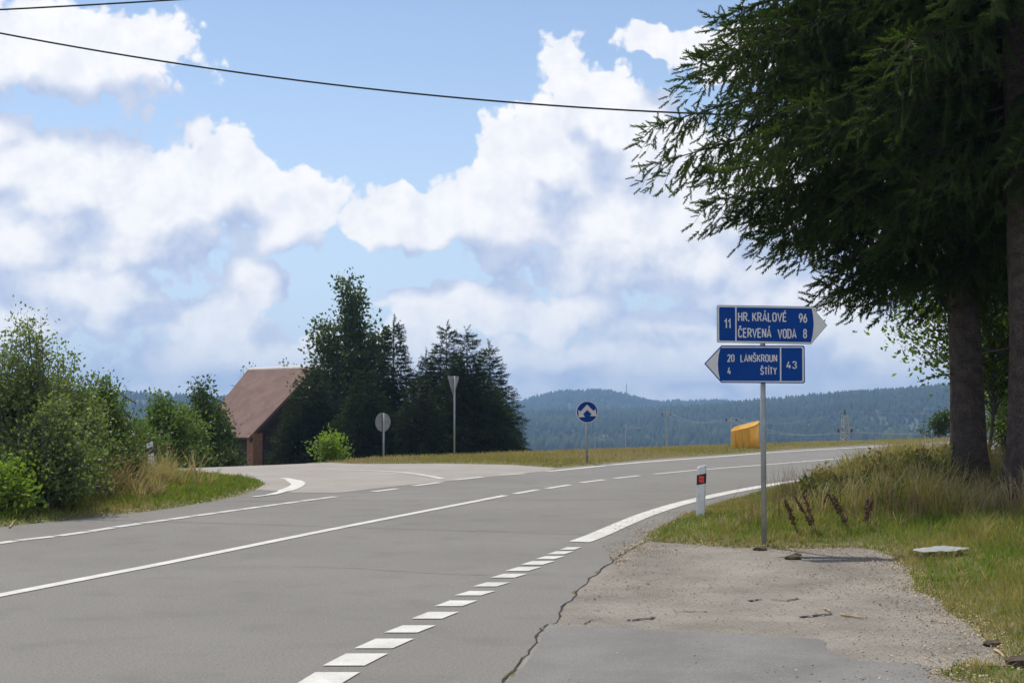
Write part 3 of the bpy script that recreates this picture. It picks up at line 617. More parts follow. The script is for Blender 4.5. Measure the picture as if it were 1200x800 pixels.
def broadleaf(name, x, y, H, clumps, nleaf, ls, m, label, group=None, seed=1, stems=1, rb=.05, base=None, cat='tree', scatter=.35, nbr=60, bark='bark_grey', up=.35):
    # clumps: (dx, dy, z, rx, rz) lobes of the crown
    global rng
    keep_rng = rng; rng = np.random.default_rng(seed)
    z0 = base if base is not None else gz1(x, y); root = empty(name, (x, y, z0)); tag(root, label, cat, group)
    segs, P, D = [], [], []
    tips = []
    top = max(c[2]+c[4]*.5 for c in clumps)
    for s in range(stems):
        a = rng.uniform(0, 6.28); o = .12*rng.random()*(stems > 1)*3; lx, ly = math.cos(a)*.14*H*(stems > 1)*rng.random(), math.sin(a)*.14*H*(stems > 1)*rng.random()
        t = np.linspace(0, 1, 9); ax = np.stack([o*math.cos(a)+lx*t**1.4+.03*H*np.sin(t*4+s), o*math.sin(a)+ly*t**1.4+.02*H*np.cos(t*5+s), -.1+(top*.93+.1)*t*rng.uniform(.8, 1)], -1)
        ax[:, :2] -= ax[0, :2]-np.array([o*math.cos(a), o*math.sin(a)])
        segs.append((ax, rb*(1-t*.9)*(1 if stems == 1 else .6))); tips.append(ax)
    w = np.array([c[3]**2*c[4] for c in clumps])**.6; w = w/w.sum()
    per = max(3, nleaf//nbr)
    for b in range(nbr):
        c = clumps[rng.choice(len(clumps), p=w)]; g = rng.normal(size=3); g /= np.linalg.norm(g); g *= rng.random()**.38
        end = np.array([c[0]+g[0]*c[3], c[1]+g[1]*c[3], max(.12, c[2]+g[2]*c[4])])
        ax = tips[rng.integers(len(tips))]; zi = max(.1, end[2]*rng.uniform(.45, .85)-.1); st = np.array([np.interp(zi, ax[:, 2], ax[:, q]) for q in range(3)])
        t = np.linspace(0, 1, 6)[:, None]; mid = (st+end)/2+np.array([0, 0, -.06*np.linalg.norm(end-st)])+rng.normal(size=3)*.05*np.linalg.norm(end-st)
        cur = (1-t)**2*st+2*t*(1-t)*mid+t*t*end; segs.append((cur, rb*.28*(1-t[:, 0]*.88)))
        tt = rng.uniform(.35, 1.03, per); base_p = np.stack([np.interp(tt, t[:, 0], cur[:, q]) for q in range(3)], -1)
        sc_ = scatter*np.linalg.norm(end-st)**.5*.45
        off = rng.normal(size=(per, 3))*sc_*np.array([1, 1, .8]); P.append(base_p+off); dv = off/(np.linalg.norm(off, axis=1)[:, None]+1e-6)*.6+rng.normal(size=(per, 3))*.6; dv[:, 2] += up-.3*rng.random(per); D.append(dv)
    P, D = np.concatenate(P), np.concatenate(D); P[:, 2] = np.maximum(P[:, 2], .03)
    v, f = stamp(LEAF[0], LEAF[1], P, frames(D), ls*rng.uniform(.55, 1.2, len(P))); cr = npmesh('crown', v, f, m, root); cr['kind'] = 'stuff'
    v, f = tubes_np(segs, 5); npmesh('trunk' if stems == 1 else 'stems', v, f, bark, root)
    rng = keep_rng; return root
def stubs(root, rb, zs, lean):
    for k, z in enumerate(zs):                 # dead branch stubs on the bare trunk
        a = k*2.4+.6; Ls = .18+.25*((k*37) % 10)/10; p0 = Vector((lean*z+math.cos(a)*rb*.7, math.sin(a)*rb*.7, z)); p1 = p0+Vector((math.cos(a), math.sin(a), -.15))*Ls; p2 = p1+Vector((math.cos(a+.3), math.sin(a+.3), -.35))*Ls*.7
        bm = bmesh.new(); tube(bm, [p0, p1, p2], [.016, .010, .004], 5); bmobj('dead_branch', bm, 'bark', root)
# the big roadside spruces
PA = ([3.3, 4.0, 4.8, 5.5, 6.3, 7.4, 9, 13, 18, 22], [2.0, 2.8, 3.8, 5.2, 4.5, 3.9, 3.5, 2.8, 1.4, .1])
x, y = G(1140, 590)
tA = spruce('spruce_tree', x, y, 22, .245, PA, 'tall spruce with a thick bare trunk and branches reaching over the direction sign', z_hi=8.4, seed=11, lean=(-.9, 0), lev=.225, nb=6, bls=.105, twl=.25, side=lambda a: .70+.30*max(0, -math.cos(a))**.7-.12*max(0, -math.sin(a)))
stubs(tA, .24, (1.5, 1.9, 2.3, 2.6, 2.95, 3.3), -.041)
tB = spruce('spruce_tree', 7.2, 18.9, 23, .34, ([4.4, 5.4, 7.0, 9, 14, 19, 23], [1.6, 2.6, 3.2, 3.2, 2.4, 1.3, .1]), 'stouter spruce whose bare trunk stands right of the leaning spruce by the road', z_hi=8.2, seed=12, lev=.28, lean=(-.2, 0), nb=5, bls=.12, twl=.25)
stubs(tB, .33, (1.7, 2.2, 2.7, 3.1, 3.5, 3.9), -.009)
spruce('spruce_tree', 7.75, 23.6, 18, .17, ([3.6, 5, 7, 10, 18], [2.0, 2.8, 2.8, 2.2, .1]), 'slimmer spruce trunk tucked behind the leaning spruce', z_hi=8.5, seed=13, lev=.36, lean=(-.6, 0), fine=False, twl=.32, bls=.16)
spruce('spruce_tree', 11.3, 24.5, 19, .24, ([2.2, 4, 7, 10, 19], [2.2, 3.0, 3.0, 2.4, .1]), 'dense spruce filling the gap behind the bare trunks', z_hi=8.5, seed=14, lev=.36, bls=.2, fine=False, twl=.36, nb=6)
broadleaf('young_maple', 8.75, 25.4, 5, [(-.5, 0, 3.7, .9, .7), (.8, .5, 2.2, .8, 1.2), (-1.25, 0, 3.0, .6, .42), (-1.55, .2, 2.75, .4, .25), (-.9, 0, 3.6, .8, .6), (1.2, 0, 3.9, 1.4, 1.2), (-.35, 0, 2.5, .35, .3)], 9500, .11, 'leaf_mid2', 'young broadleaf tree with sunlit leaves behind the spruce trunks', seed=21, nbr=110, rb=.05)
spruce('spruce_tree', 12.6, 19.0, 20, .24, ([1.5, 4, 7, 10, 20], [2.8, 3.2, 3.0, 2.4, .1]), 'dense unseen spruce standing apart to the right of the stouter trunk, added to block sky light', z_hi=6, seed=15, lev=.4, bls=.22, fine=False, twl=.4, nb=6)  # out of view, added to keep sky light from the right off the trunks
spruce('spruce_tree', 12.6, 29.5, 17, .2, ([2.2, 4, 7, 10, 17], [2.4, 2.8, 2.6, 2.0, .1]), 'spruce with low branches behind the young broadleaf tree', z_hi=7, seed=16, lev=.34, bls=.22, fine=False, twl=.4, nb=6)
broadleaf('undergrowth_bush', 9.95, 27.2, 5, [(0, 0, 4.6, 1.0, .9), (.3, 0, 3.2, 1.1, 1.0), (0, 0, 1.9, .95, 1.0), (.4, 0, .8, 1.0, .6)], 12000, .09, 'leaf_dark', 'dense dark bush filling the gap between the two bare trunks', seed=23, nbr=200, rb=.05, stems=3, cat='bush', scatter=.25)
# group of trees across the road, standing lower
def zb(x, y): return gz1(x, y)
mids = [(366, 428, 76, 2.1, .30), (462, 372, 76, 1.8, .9), (428, 430, 72, 2.0, 1), (500, 412, 80, 1.3, 1), (524, 380, 77, 2.4, 1), (548, 385, 74, 2.5, 1), (574, 402, 78, 2.0, 1), (352, 462, 75, 1.7, 1), (588, 470, 76, 1.35, 1), (490, 440, 72, 1.8, 1)]
mlab = ['spruce hiding the upper right end of the house roof', 'spruce with a bare leading tip right beside the tall broadleaf tree', 'bushy spruce at the foot of the tall broadleaf tree', 'thin spruce between two denser spruces of the roadside clump', 'spruce with a broad dark crown behind the triangular sign', 'tallest dense spruce of the clump behind the triangular sign', 'spruce with layered branches on the valley side of the clump', 'spruce growing in front of the dark gable wall', 'low spruce at the valley edge of the clump', 'squat dark spruce between the two sign posts']
for (px, py, D_, rr, q), lb in zip(mids, mlab):
    p = AT(px, py, D_); b = zb(p.x, D_); H = p.z-b
    spruce('spruce_tree', p.x, D_, H, .12, ([.15, H*.12, H*.35, H*.7, H], [rr*.9, rr*1.12, rr*.95, rr*.40, .05]), lb, 'spruces in the clump across the road', seed=int(px), fine=False, lev=.22, nb=7, mt='spruce_far', base=b, twl=.44, bls=.18)
p = AT(410, 316, 79); b = zb(p.x, 79); H = p.z-b
broadleaf('ash_tree', p.x, 79, H, [(.1, 0, H-1.15, 1.0, 1.0), (.3, 0, H-2.9, 1.6, .8), (-1.5, 0, H-3.6, 1.2, 1.0), (1.9, 0, H-3.9, 1.1, .9), (0, .3, H-5.0, 2.9, 1.4), (-.8, 0, H-7.2, 3.0, 1.7), (1.2, 0, H-7.0, 2.5, 1.6)], 22000, .25, 'leaf_dark', 'tall broadleaf tree with an airy rounded top above the spruces', seed=31, nbr=240, rb=.16, base=b, scatter=.30)
# bright sapling by the pavement
p = AT(389, 515, 37.5); b = gz1(p.x, 37.5)
broadleaf('sapling', p.x, 37.5, 1, [(0, 0, .55, .45, .38), (-.3, 0, .35, .35, .25), (.3, 0, .3, .3, .25)], 1300, .10, 'leaf_bright', 'bright yellow green sapling at the edge of the side road', seed=33, nbr=40, stems=3, rb=.02, base=b, cat='bush')
# left shrubs
SH = [(30, 20.3, 352, 1.0, 9000, 'leaf_willow', 'tallest willow shrub left of the straw grass, its top shoot rising free', 41),
      (-15, 20.8, 395, 1.0, 8000, 'leaf_willow', 'willow shrub standing on the far left of the thicket', 42),
      (75, 21.3, 392, .85, 8000, 'leaf_willow', 'willow shrub on the road side of the tallest one', 43),
      (118, 22.8, 432, .8, 7000, 'leaf_mid', 'rounded green shrub behind the straw grass', 44),
      (62, 19.4, 455, .8, 6500, 'leaf_willow', 'lower grey green willow in front of the taller ones', 45),
      (104, 24.5, 445, .9, 5000, 'leaf_dark', 'darker shrub half hidden in the willow thicket', 46)]
for px, D_, py, rr, n, m_, lb, sd in SH:
    p = AT(px, py, D_); b = gz1(p.x, D_); H = p.z-b
    broadleaf('willow_shrub', p.x, D_, H, [(0, 0, H*.86, rr*.28, H*.14), (.1, 0, H*.62, rr*.72, H*.22), (-.3*rr, .2, H*.45, rr*.9, H*.25), (.4*rr, -.1, H*.36, rr*.9, H*.24), (0, 0, H*.2, rr*.9, H*.16)], int(n*2.3), .066, m_, lb, 'shrubs of the left thicket', seed=sd, stems=5, rb=.045, base=b, cat='shrub', nbr=300, scatter=.20, up=.5)
p = AT(8, 552, 18.6); b = gz1(p.x, 18.6)
broadleaf('elder_bush', p.x, 18.6, 1, [(0, 0, .55, .45, .3), (-.4, 0, .4, .5, .3), (.2, 0, .3, .35, .2)], 1500, .10, 'leaf_bright', 'low bush with large light green leaves at the roadside', seed=47, stems=3, rb=.02, base=b, cat='bush', nbr=45)
for px, D_, py, rr, n, m_, lb, sd, ls in [(190, 36, 456, 1.1, 6500, 'leaf_mid', 'round green bush beyond the white marker post', 51, .10), (235, 40, 438, .9, 6500, 'leaf_dark', 'slender dark bush nearest the house roof', 52, .10), (252, 43, 470, .9, 5500, 'leaf_dark', 'dark bush below the eave of the house', 53, .11), (215, 38, 470, .9, 5000, 'leaf_mid', 'bush between the round bush and the slender dark one', 54, .10), (163, 33, 490, .8, 4500, 'leaf_mid', 'low bush behind the tall straw grass', 55, .09)]:
    p = AT(px, py, D_); b = gz1(p.x, D_); H = p.z-b
    broadleaf('garden_bush', p.x, D_, H, [(0, 0, H*.85, rr*.35, H*.13), (.15, 0, H*.62, rr*.75, H*.2), (-.2, 0, H*.42, rr, H*.24), (.2, 0, H*.2, rr, H*.18)], int(n*1.7), ls*1.15, m_, lb, 'bushes along the side road', seed=sd, stems=4, rb=.05, base=b, cat='bush', nbr=220, scatter=.25, up=.45)
p = AT(1100, 503, 62); b = gz1(p.x, 62)
broadleaf('roadside_bush', p.x, 62, 1.5, [(0, 0, .7, .7, .5), (.8, 0, .9, .9, .6), (-.6, 0, .4, .5, .3)], 2600, .12, 'leaf_dark', 'dark low bush beyond the far end of the road', seed=57, stems=3, rb=.03, base=b, cat='bush', nbr=60)
for px, py, lb in ((287, 425, 'treetop just showing over the left end of the house ridge'), (338, 416, 'thin treetop showing over the house ridge next to the ash')):
    p = AT(px, py, 110); b = gz1(p.x, 110); H = p.z-b
    broadleaf('background_tree', p.x, 110, H, [(0, 0, H*.9, .9, H*.1), (0, 0, H*.6, 2, H*.3)], 2500, .25, 'leaf_mid', lb, seed=int(px), rb=.14, base=b, nbr=60)

# weeds among the tall grass
def weed(x, y, H, seed, label, m='weed_green'):
    r_ = .16+.10*(seed % 3)/2
    return broadleaf('weed_plant', x, y, H, [(0, 0, H*.85, r_*.4, H*.15), (0, 0, H*.6, r_*.8, H*.25), (.05, 0, H*.35, r_*1.2, H*.25)], 900, .075, m, label, 'tall weeds below the spruces', seed=seed, stems=6, rb=.007, cat='weed', nbr=60, scatter=.20, up=.5, bark='grass_olive')
wl = [(1022, 527, 22.0, 'tall slender weed whose tip stands out against the road'), (1060, 533, 21, 0), (1085, 526, 21.6, 0), (1103, 532, 20.8, 0), (1040, 541, 20.6, 0), (985, 556, 19.6, 0), (1000, 566, 18.8, 0), (1075, 548, 19.8, 0), (1050, 556, 19.4, 0), (1093, 560, 19.2, 0), (962, 548, 21.0, 0), (1015, 552, 20.0, 0), (1030, 565, 18.6, 0), (1068, 568, 18.8, 0), (945, 570, 19.2, 0), (1110, 522, 23.2, 0), (1070, 528, 23.0, 0), (970, 575, 18.0, 0), (1045, 533, 22.6, 0), (1025, 540, 21.5, 0)]
for k_, (px, py, D_, lb) in enumerate(wl):
    p = AT(px, py, D_); b = gz1(p.x, D_); kind = k_ % 3
    weed(p.x, D_, max(.40, p.z-b)*1.12, 100+k_, lb or ['bushy olive green weed in the tall grass below the spruces', 'yellowing weed with drying leaves in the tall grass', 'dark green leafy weed in the tall grass below the spruces'][kind], 'weed_green' if lb else ['weed_green', 'grass_olive', 'weed_dark'][kind])
def dock(px, py, lean, H, seed, label):
    random.seed(seed); x, y = G(px, py); z = gz1(x, y); root = empty('dock_plant', (x, y, z)); tag(root, label, 'weed', 'dead dock stalks near the sign')
    bm = bmesh.new(); bt = bmesh.new()
    for s in range(2):
        a = lean+random.uniform(-.12, .12); pts = [Vector((math.sin(a)*H*t*(1+.15*s), random.uniform(-.01, .01)+.05*s, math.cos(a)*H*t)) for t in (0, .25, .5, .75, 1)]
        tube(bm, pts, [.006, .005, .004, .004, .002], 5)
        for k in range(80):
            t = random.uniform(.3, 1); q = pts[0].lerp(pts[-1], t)+Vector((random.gauss(0, 1), random.gauss(0, 1), random.gauss(0, 1)))*.018*(1.3-t)
            bmesh.ops.create_icosphere(bt, subdivisions=0 if False else 1, radius=random.uniform(.006, .013), matrix=Matrix.Translation(q) @ Matrix.Diagonal((1, 1, 1.4, 1)))
    bmobj('stem', bm, 'dock_brown', root); bmobj('seed_head', bt, 'dock_brown', root)
dock(936, 633, -.30, .42, 1, 'dead brown dock stalk standing closest to the sign pole'); dock(958, 634, -.42, .48, 2, 'dead brown dock stalk second from the sign pole'); dock(998, 632, -.38, .50, 3, 'reddish dead dock stalk leaning towards the sign'); dock(1012, 630, .22, .38, 4, 'dead dock stalk leaning away from the sign')

# ------------------------------------------------------------------ direction sign
def rounded(pts, r, n=6):                      # pts: (x, z, round?) outline
    out = []; k = len(pts)
    for i_ in range(k):
        p = Vector(pts[i_][:2]); a = (Vector(pts[i_-1][:2])-p).normalized(); b = (Vector(pts[(i_+1) % k][:2])-p).normalized(); rr = r*pts[i_][2]
        if rr <= 0: out.append(tuple(p)); continue
        ang = a.angle(b)/2; t = rr/math.tan(ang); c = p+(a+b).normalized()*rr/math.sin(ang); s = p+a*t-c; e = p+b*t-c
        for q in range(n+1):
            f_ = q/n; d_ = s.lerp(e, f_).normalized()*rr; out.append(tuple(c+d_))
    return out
def arc_(cx, cy, rx, ry, a0, a1, n=9): return [(cx+rx*math.cos(R(a0+(a1-a0)*k/n)), cy+ry*math.sin(R(a0+(a1-a0)*k/n))) for k in range(n+1)]
GW = .46
def oval(w=GW): r = w/2; return arc_(r, 1-r, r, r, 0, 180)+arc_(r, r, r, r, 180, 360)+[(w, 1-r)]
def glyph(c):
    w = GW; r = w/2
    acc = {'Á': ('A', 1), 'É': ('E', 1), 'Í': ('I', 1), 'Č': ('C', 2), 'Š': ('S', 2)}
    if c in acc:
        b_, k = acc[c]; st, ww = glyph(b_); m_ = ww/2
        return st+([[(m_-.02, 1.15), (m_+.10, 1.32)]] if k == 1 else [[(m_-.14, 1.32), (m_, 1.16), (m_+.14, 1.32)]]), ww
    d = {'H': ([[(0, 0), (0, 1)], [(w, 0), (w, 1)], [(0, .52), (w, .52)]], w), '.': ([[(0, -.07), (0, .09)]], .02), 'I': ([[(0, 0), (0, 1)]], .0),
         'R': ([[(0, 0), (0, 1), (w*.5, 1)]+arc_(w*.5, .76, w*.5, .24, 90, -90, 8)[1:]+[(0, .52)], [(w*.5, .5), (w+.02, 0)]], w), 'K': ([[(0, 0), (0, 1)], [(w, 1), (.03, .40)], [(w*.36, .58), (w+.02, 0)]], w),
         'A': ([[(-.02, 0), (w/2+.02, 1.02), (w+.06, 0)], [(.09, .27), (w-.05, .27)]], w+.04), 'L': ([[(0, 1), (0, 0), (w*.85, 0)]], w*.85), 'O': ([oval()], w), '0': ([oval()], w),
         'V': ([[(-.02, 1), (w/2+.02, 0), (w+.06, 1)]], w+.04), 'E': ([[(w*.9, 1), (0, 1), (0, 0), (w*.9, 0)], [(0, .52), (w*.78, .52)]], w*.9),
         'C': ([arc_(r, 1-r, r, r, 5, 180)+arc_(r, r, r, r, 180, 355)], w), 'N': ([[(0, 0), (0, 1)], [(w, 0), (w, 1)], [(0, 1), (w, 0)]], w),
         'D': ([[(0, 0), (0, 1), (w*.45, 1)]+arc_(w*.45, .68, w*.55, .32, 90, 0, 6)[1:]+arc_(w*.45, .32, w*.55, .32, 0, -90, 6)+[(0, 0)]], w), 'U': ([[(0, 1)]+arc_(r, r, r, r, 180, 360)+[(w, 1)]], w),
         'S': ([arc_(r, .755, r, .245, 15, 250, 10)+arc_(r, .26, r, .26, 70, -165, 10)], w), 'T': ([[(0, 1), (w, 1)], [(w/2, 1), (w/2, 0)]], w), 'Y': ([[(-.02, 1), (w/2, .45), (w+.02, 1)], [(w/2, .48), (w/2, 0)]], w),
         '1': ([[(-.02, .72), (.2, 1), (.2, 0)]], .24), '2': ([arc_(r, .75, r, .25, 170, -25, 9)+[(0, 0), (w, 0)]], w), '4': ([[(w*.55, 1), (0, .27), (w+.04, .27)], [(w*.72, .52), (w*.72, 0)]], w),
         '3': ([arc_(r, .765, r*.94, .235, 165, -80, 9)+arc_(r, .265, r, .265, 80, -165, 10)], w), '8': ([arc_(r, .765, r*.92, .235, 0, 360, 16), arc_(r, .27, r, .27, 0, 360, 16)], w),
         '6': ([arc_(r, .30, r, .30, 0, 360, 16), [(.0, .32), (.03, .52), (w*.72, 1)]], w), '9': ([arc_(r, .70, r, .30, 0, 360, 16), [(w, .68), (w-.03, .48), (w*.28, 0)]], w)}
    return d[c]
def text_mesh(name, txt_, box_, y, m, parent, sw=.135):   # box: x0,x1,baseline z, cap height; a stroke alphabet like the one on road signs
    x = 0; strokes = []
    for c in txt_:
        if c == ' ': x += .30; continue
        st, w = glyph(c); strokes += [[(p[0]+x, p[1]) for p in q] for q in st]; x += w+.245
    xs_ = [p[0] for q in strokes for p in q]; x0, x1 = min(xs_)-sw/2, max(xs_)+sw/2; h = box_[3]; sx = (box_[1]-box_[0])/(x1-x0); hh = h-sw*h*.95
    bm = bmesh.new()
    for k, q in enumerate(strokes):
        P = [Vector((box_[0]+(p[0]-x0)*sx, box_[2]+sw*h*.47+p[1]*hh)) for p in q]; n = len(P); closed = (P[0]-P[-1]).length < 1e-4; hw = sw*h/2; L = []
        for i_, p in enumerate(P):
            d0 = (p-P[i_-1]).normalized() if i_ else ((p-P[-2]).normalized() if closed else None); d1 = (P[i_+1]-p).normalized() if i_ < n-1 else ((P[1]-p).normalized() if closed else None)
            d0 = d0 or d1; d1 = d1 or d0; t = (d0+d1).normalized() if (d0+d1).length > 1e-3 else d0; nn = Vector((-t.y, t.x)); k_ = hw/max(.45, nn.dot(Vector((-d0.y, d0.x))))
            yy = y-.0015-.0002*(k % 4)
            L.append((bm.verts.new(((p+nn*k_).x, yy, (p+nn*k_).y)), bm.verts.new(((p-nn*k_).x, yy, (p-nn*k_).y))))
        for a_, b_ in zip(L, L[1:]):
            try: bm.faces.new((a_[0], a_[1], b_[1], b_[0]))
            except ValueError: pass
    return bmobj(name, bm, m, parent)
def plate(bmname, pts, y0, y1, m, parent):
    bm = bmesh.new(); prism(bm, pts, y0, y1); return bmobj(bmname, bm, m, parent)
sx_, sy_ = G(895.5, 641); sd = sy_
sign = empty('direction_sign', (sx_, sy_, gz1(sx_, sy_)-.0)); sb = sign.location.z
tag(sign, 'grey pole with two blue arrow shaped direction plates beside the lay-by', 'road sign')
KP = sd/FPX*1.0
def zpx(y_): return AT(895.5, y_, sd).z-sb
bm = bmesh.new(); tube(bm, [(0, 0, -.3), (0, 0, zpx(361))], .030, 16); bmobj('pole', bm, 'steel', sign, True)
bm = bmesh.new(); tube(bm, [(0, 0, zpx(361)), (0, 0, zpx(361)+.006)], .032, 16); bmobj('pole_cap', bm, 'post_black', sign)
def mk_plate(yc, rz, outline, border_m, layers):
    e = empty('mount', (0, 0, 0)); return e
def U(px): return (px-895.5)*KP
def Zp(py, ref): return (ref-py)*KP
# upper plate, pointing right
refz = 380.5
po = [(838.7, 358.2, 1), (954, 358.8, 0), (972.6, 380.9, .25), (952.5, 403.2, 0), (838.7, 402, 1)]
def conv(pp, ref): return [(U(p[0]), Zp(p[1], ref), p[2] if len(p) > 2 else 0) for p in pp]
rzU, rzL = R(8), R(-5)
up_ = plate('sign_plate', rounded(conv(po, refz), .022), -.060, -.048, 'sign_back', sign); up_.location = (0, 0, zpx(refz)); up_.rotation_euler = (0, 0, rzU)
up_['label'] = 'upper plate pointing right'
plate('border', rounded(conv([(839.3, 358.9, 1), (953.6, 359.4, 0), (971.6, 380.9, .25), (952.2, 402.6, 0), (839.3, 401.4, 1)], refz), .020), -.0615, -.0600, 'sign_white', up_)
arc = [(953.6, 361.2), (955.2, 370), (955.8, 380.9), (954.4, 392), (952.2, 400.8)]
plate('blue_field', rounded(conv([(841.2, 360.6, 1)]+[(a[0], a[1], 0) for a in arc]+[(841.2, 399.6, 1)], refz), .014), -.0630, -.0615, 'sign_blue', up_)
plate('divider', conv([(860.6, 360.5), (862.2, 360.5), (862.0, 399.7), (860.4, 399.7)], refz) and [(q[0], q[1]) for q in conv([(860.6, 360.5), (862.2, 360.5), (862.0, 399.7), (860.4, 399.7)], refz)], -.0645, -.0630, 'sign_white', up_)
def txt(t, x0, x1, yb, cap, ref, parent): text_mesh('lettering', t, (U(x0), U(x1), Zp(yb, ref), cap*KP), -.0630, 'sign_white', parent)
txt('11', 847.2, 854.8, 385.7, 11.6, refz, up_)
txt('HR. KRÁLOVÉ', 863.9, 922.8, 377.2, 10.9, refz, up_); txt('96', 937.8, 947.6, 378.2, 11.2, refz, up_)
txt('ČERVENÁ', 863.9, 904, 396.0, 11.2, refz, up_); txt('VODA', 911.8, 934.5, 396.6, 11.2, refz, up_); txt('8', 942.8, 947.2, 396.4, 11.2, refz, up_)
refl = 426.8
pl = [(847.3, 404.6, 0), (943.4, 405.2, 1), (943.4, 449.2, 1), (847.0, 448.4, 0), (827.2, 426, .25)]
lo_ = plate('sign_plate', rounded(conv(pl, refl), .024), -.060, -.048, 'sign_blue', sign); lo_.location = (0, 0, zpx(refl)); lo_.rotation_euler = (0, 0, rzL); lo_['label'] = 'lower plate pointing left'
plate('border', rounded(conv([(847.9, 405.9, 0), (942.3, 406.4, 1), (942.3, 448, 1), (847.6, 447.2, 0), (828.8, 426, .25)], refl), .022), -.0615, -.0600, 'sign_white', lo_)
arl = [(845.6, 446.0), (843.6, 436), (843.0, 425.9), (844.0, 416), (846.2, 407.4)]
plate('blue_field', rounded(conv([(940.4, 407.8, 1), (940.4, 446.4, 1)]+[(a[0], a[1], 0) for a in arl], refl), .016), -.0630, -.0615, 'sign_blue', lo_)
plate('divider', [(q[0], q[1]) for q in conv([(914.8, 407.6), (916.4, 407.6), (916.2, 446.6), (914.6, 446.6)], refl)], -.0645, -.0630, 'sign_white', lo_)
txt('20', 854.2, 862.2, 424.0, 8.9, refl, lo_); txt('LANŠKROUN', 869.3, 911.4, 424.2, 8.9, refl, lo_); txt('4', 854.2, 858.2, 438.8, 8.9, refl, lo_); txt('ŠTÍTY', 892.2, 911, 439.2, 8.9, refl, lo_); txt('43', 922, 934.2, 432.2, 8.9, refl, lo_)
for ref in (refz, refl):
    bm = bmesh.new(); box(bm, (0, -.024, zpx(ref)), (.09, .046, .05)); tube(bm, [(0, 0, zpx(ref)-.02), (0, 0, zpx(ref)+.02)], .034, 12); bmobj('clamp', bm, 'steel', sign)

# ------------------------------------------------------------------ marker posts
def marker_post(px, py, H, tilt, label, refl=True, Y=None):
    x, y = G(px, py); z = gz1(x, y); root = empty('marker_post', (x, y, z-.05)); root.rotation_euler = (0, tilt, R(-8)); tag(root, label, 'marker post', 'plastic roadside marker posts')
    bm = bmesh.new(); w, t = .062, .045
    foot = [(-w, -t*.55), (-w*.7, -t), (w*.7, -t), (w, -t*.55), (w, t*.6), (w*.55, t), (-w*.55, t), (-w, t*.6)]
    a = [bm.verts.new((p[0], p[1], 0)) for p in foot]; b = [bm.verts.new((p[0], p[1], H-.02+p[0]*.25)) for p in foot]; c = [bm.verts.new((p[0]*.85, p[1]*.8, H+p[0]*.25)) for p in foot]
    for r0, r1 in ((a, b), (b, c)):
        for k in range(8): bm.faces.new((r0[k], r0[(k+1) % 8], r1[(k+1) % 8], r1[k]))
    bm.faces.new(a[::-1]); bm.faces.new(c); bmobj('post', bm, 'post_white', root)
    bm = bmesh.new(); z0, z1 = H-.245, H-.11
    a = [bm.verts.new((p[0]*1.03, p[1]*1.04, z0+p[0]*.25)) for p in foot]; b = [bm.verts.new((p[0]*1.03, p[1]*1.04, z1+p[0]*.25)) for p in foot]
    for k in range(8): bm.faces.new((a[k], a[(k+1) % 8], b[(k+1) % 8], b[k]))
    bm.faces.new(a[::-1]); bm.faces.new(b); band = bmobj('black_band', bm, 'post_black', root)
    if refl:
        for dz in (.017, .064):
            bm = bmesh.new(); box(bm, (0, -t*1.04-.004, (z0+dz+.027)), (.068, .008, .042)); bmobj('reflector', bm, 'reflector', band)
marker_post(820.5, 608.5, .73, R(2.2), 'white marker post with a red reflector beside the direction sign')
marker_post(179, 558, .76, R(-6), 'leaning white marker post in the tall straw grass', False)
# rusty post in the bushes
p = AT(193, 519, 33.5); b = gz1(p.x, 33.5); ro = empty('rusty_post', (p.x, 33.5, b)); tag(ro, 'rust brown stub post at the foot of the round green bush', 'post')
bm = bmesh.new(); box(bm, (0, 0, (p.z-b)/2-.05), (.13, .13, p.z-b+.1)); bmesh.ops.bevel(bm, geom=bm.edges[:], offset=.012, segments=1, affect='EDGES'); bmobj('shaft', bm, 'rust', ro)
bm = bmesh.new(); box(bm, (0, 0, p.z-b+.012), (.16, .16, .022)); bmobj('cap', bm, 'rust', ro)

# ------------------------------------------------------------------ small signs across the road
def post_sign(name, px, py_top, py_base, Y, label, rz):
    b_ = AT(px, py_base, Y); z = gz1(b_.x, Y); top = AT(px, py_top, Y).z
    root = empty(name, (b_.x, Y, z), rz); tag(root, label, 'road sign'); bm = bmesh.new(); tube(bm, [(0, 0, -.3), (0, 0, top-z)], .032, 10); bmobj('pole', bm, 'steel', root, True)
    return root, top-z
def disc(r, n=28, cz=0): return [(r*math.cos(2*math.pi*k/n), cz+r*math.sin(2*math.pi*k/n)) for k in range(n)]
x, y = G(688, 543.5); rt, h = post_sign('keep_side_sign', 688, 471, 543.5, y, 'round blue sign with a white double arrow on the grass bank', R(2))
cz = AT(687, 482.5, y).z-rt.location.z; rr = 12.9*y/FPX
face = plate('sign_disc', disc(rr, 36, cz), -.055, -.040, 'sign_white', rt); plate('blue_field', disc(rr*.93, 36, cz), -.057, -.055, 'sign_blue', face)
AR = [(372, 112), (431, 170), (448, 150), (459, 216), (396, 213), (413, 196), (373, 160), (336, 196), (354, 222), (297, 226), (295, 160), (315, 172)]
plate('arrows', [((a-373)/98*rr, cz-(b-178)/98*rr) for a, b in AR], -.059, -.057, 'sign_white', face)
rt, h = post_sign('round_sign', 449.5, 484, 533, 50, 'grey back of a round sign on a low pole before the dark trees', R(42))
cz = AT(448, 494.5, 50).z-rt.location.z; bk = plate('sign_disc', disc(.345, 30, cz), .045, .055, 'sign_back', rt)
for dz in (-.12, .12): bm = bmesh.new(); box(bm, (0, .038, cz+dz), (.5, .014, .035)); bmobj('stiffener', bm, 'steel', bk)
rt, h = post_sign('give_way_sign', 532.5, 440.5, 531, 52, 'grey back of a triangular sign on a tall pole before the spruces', R(62))
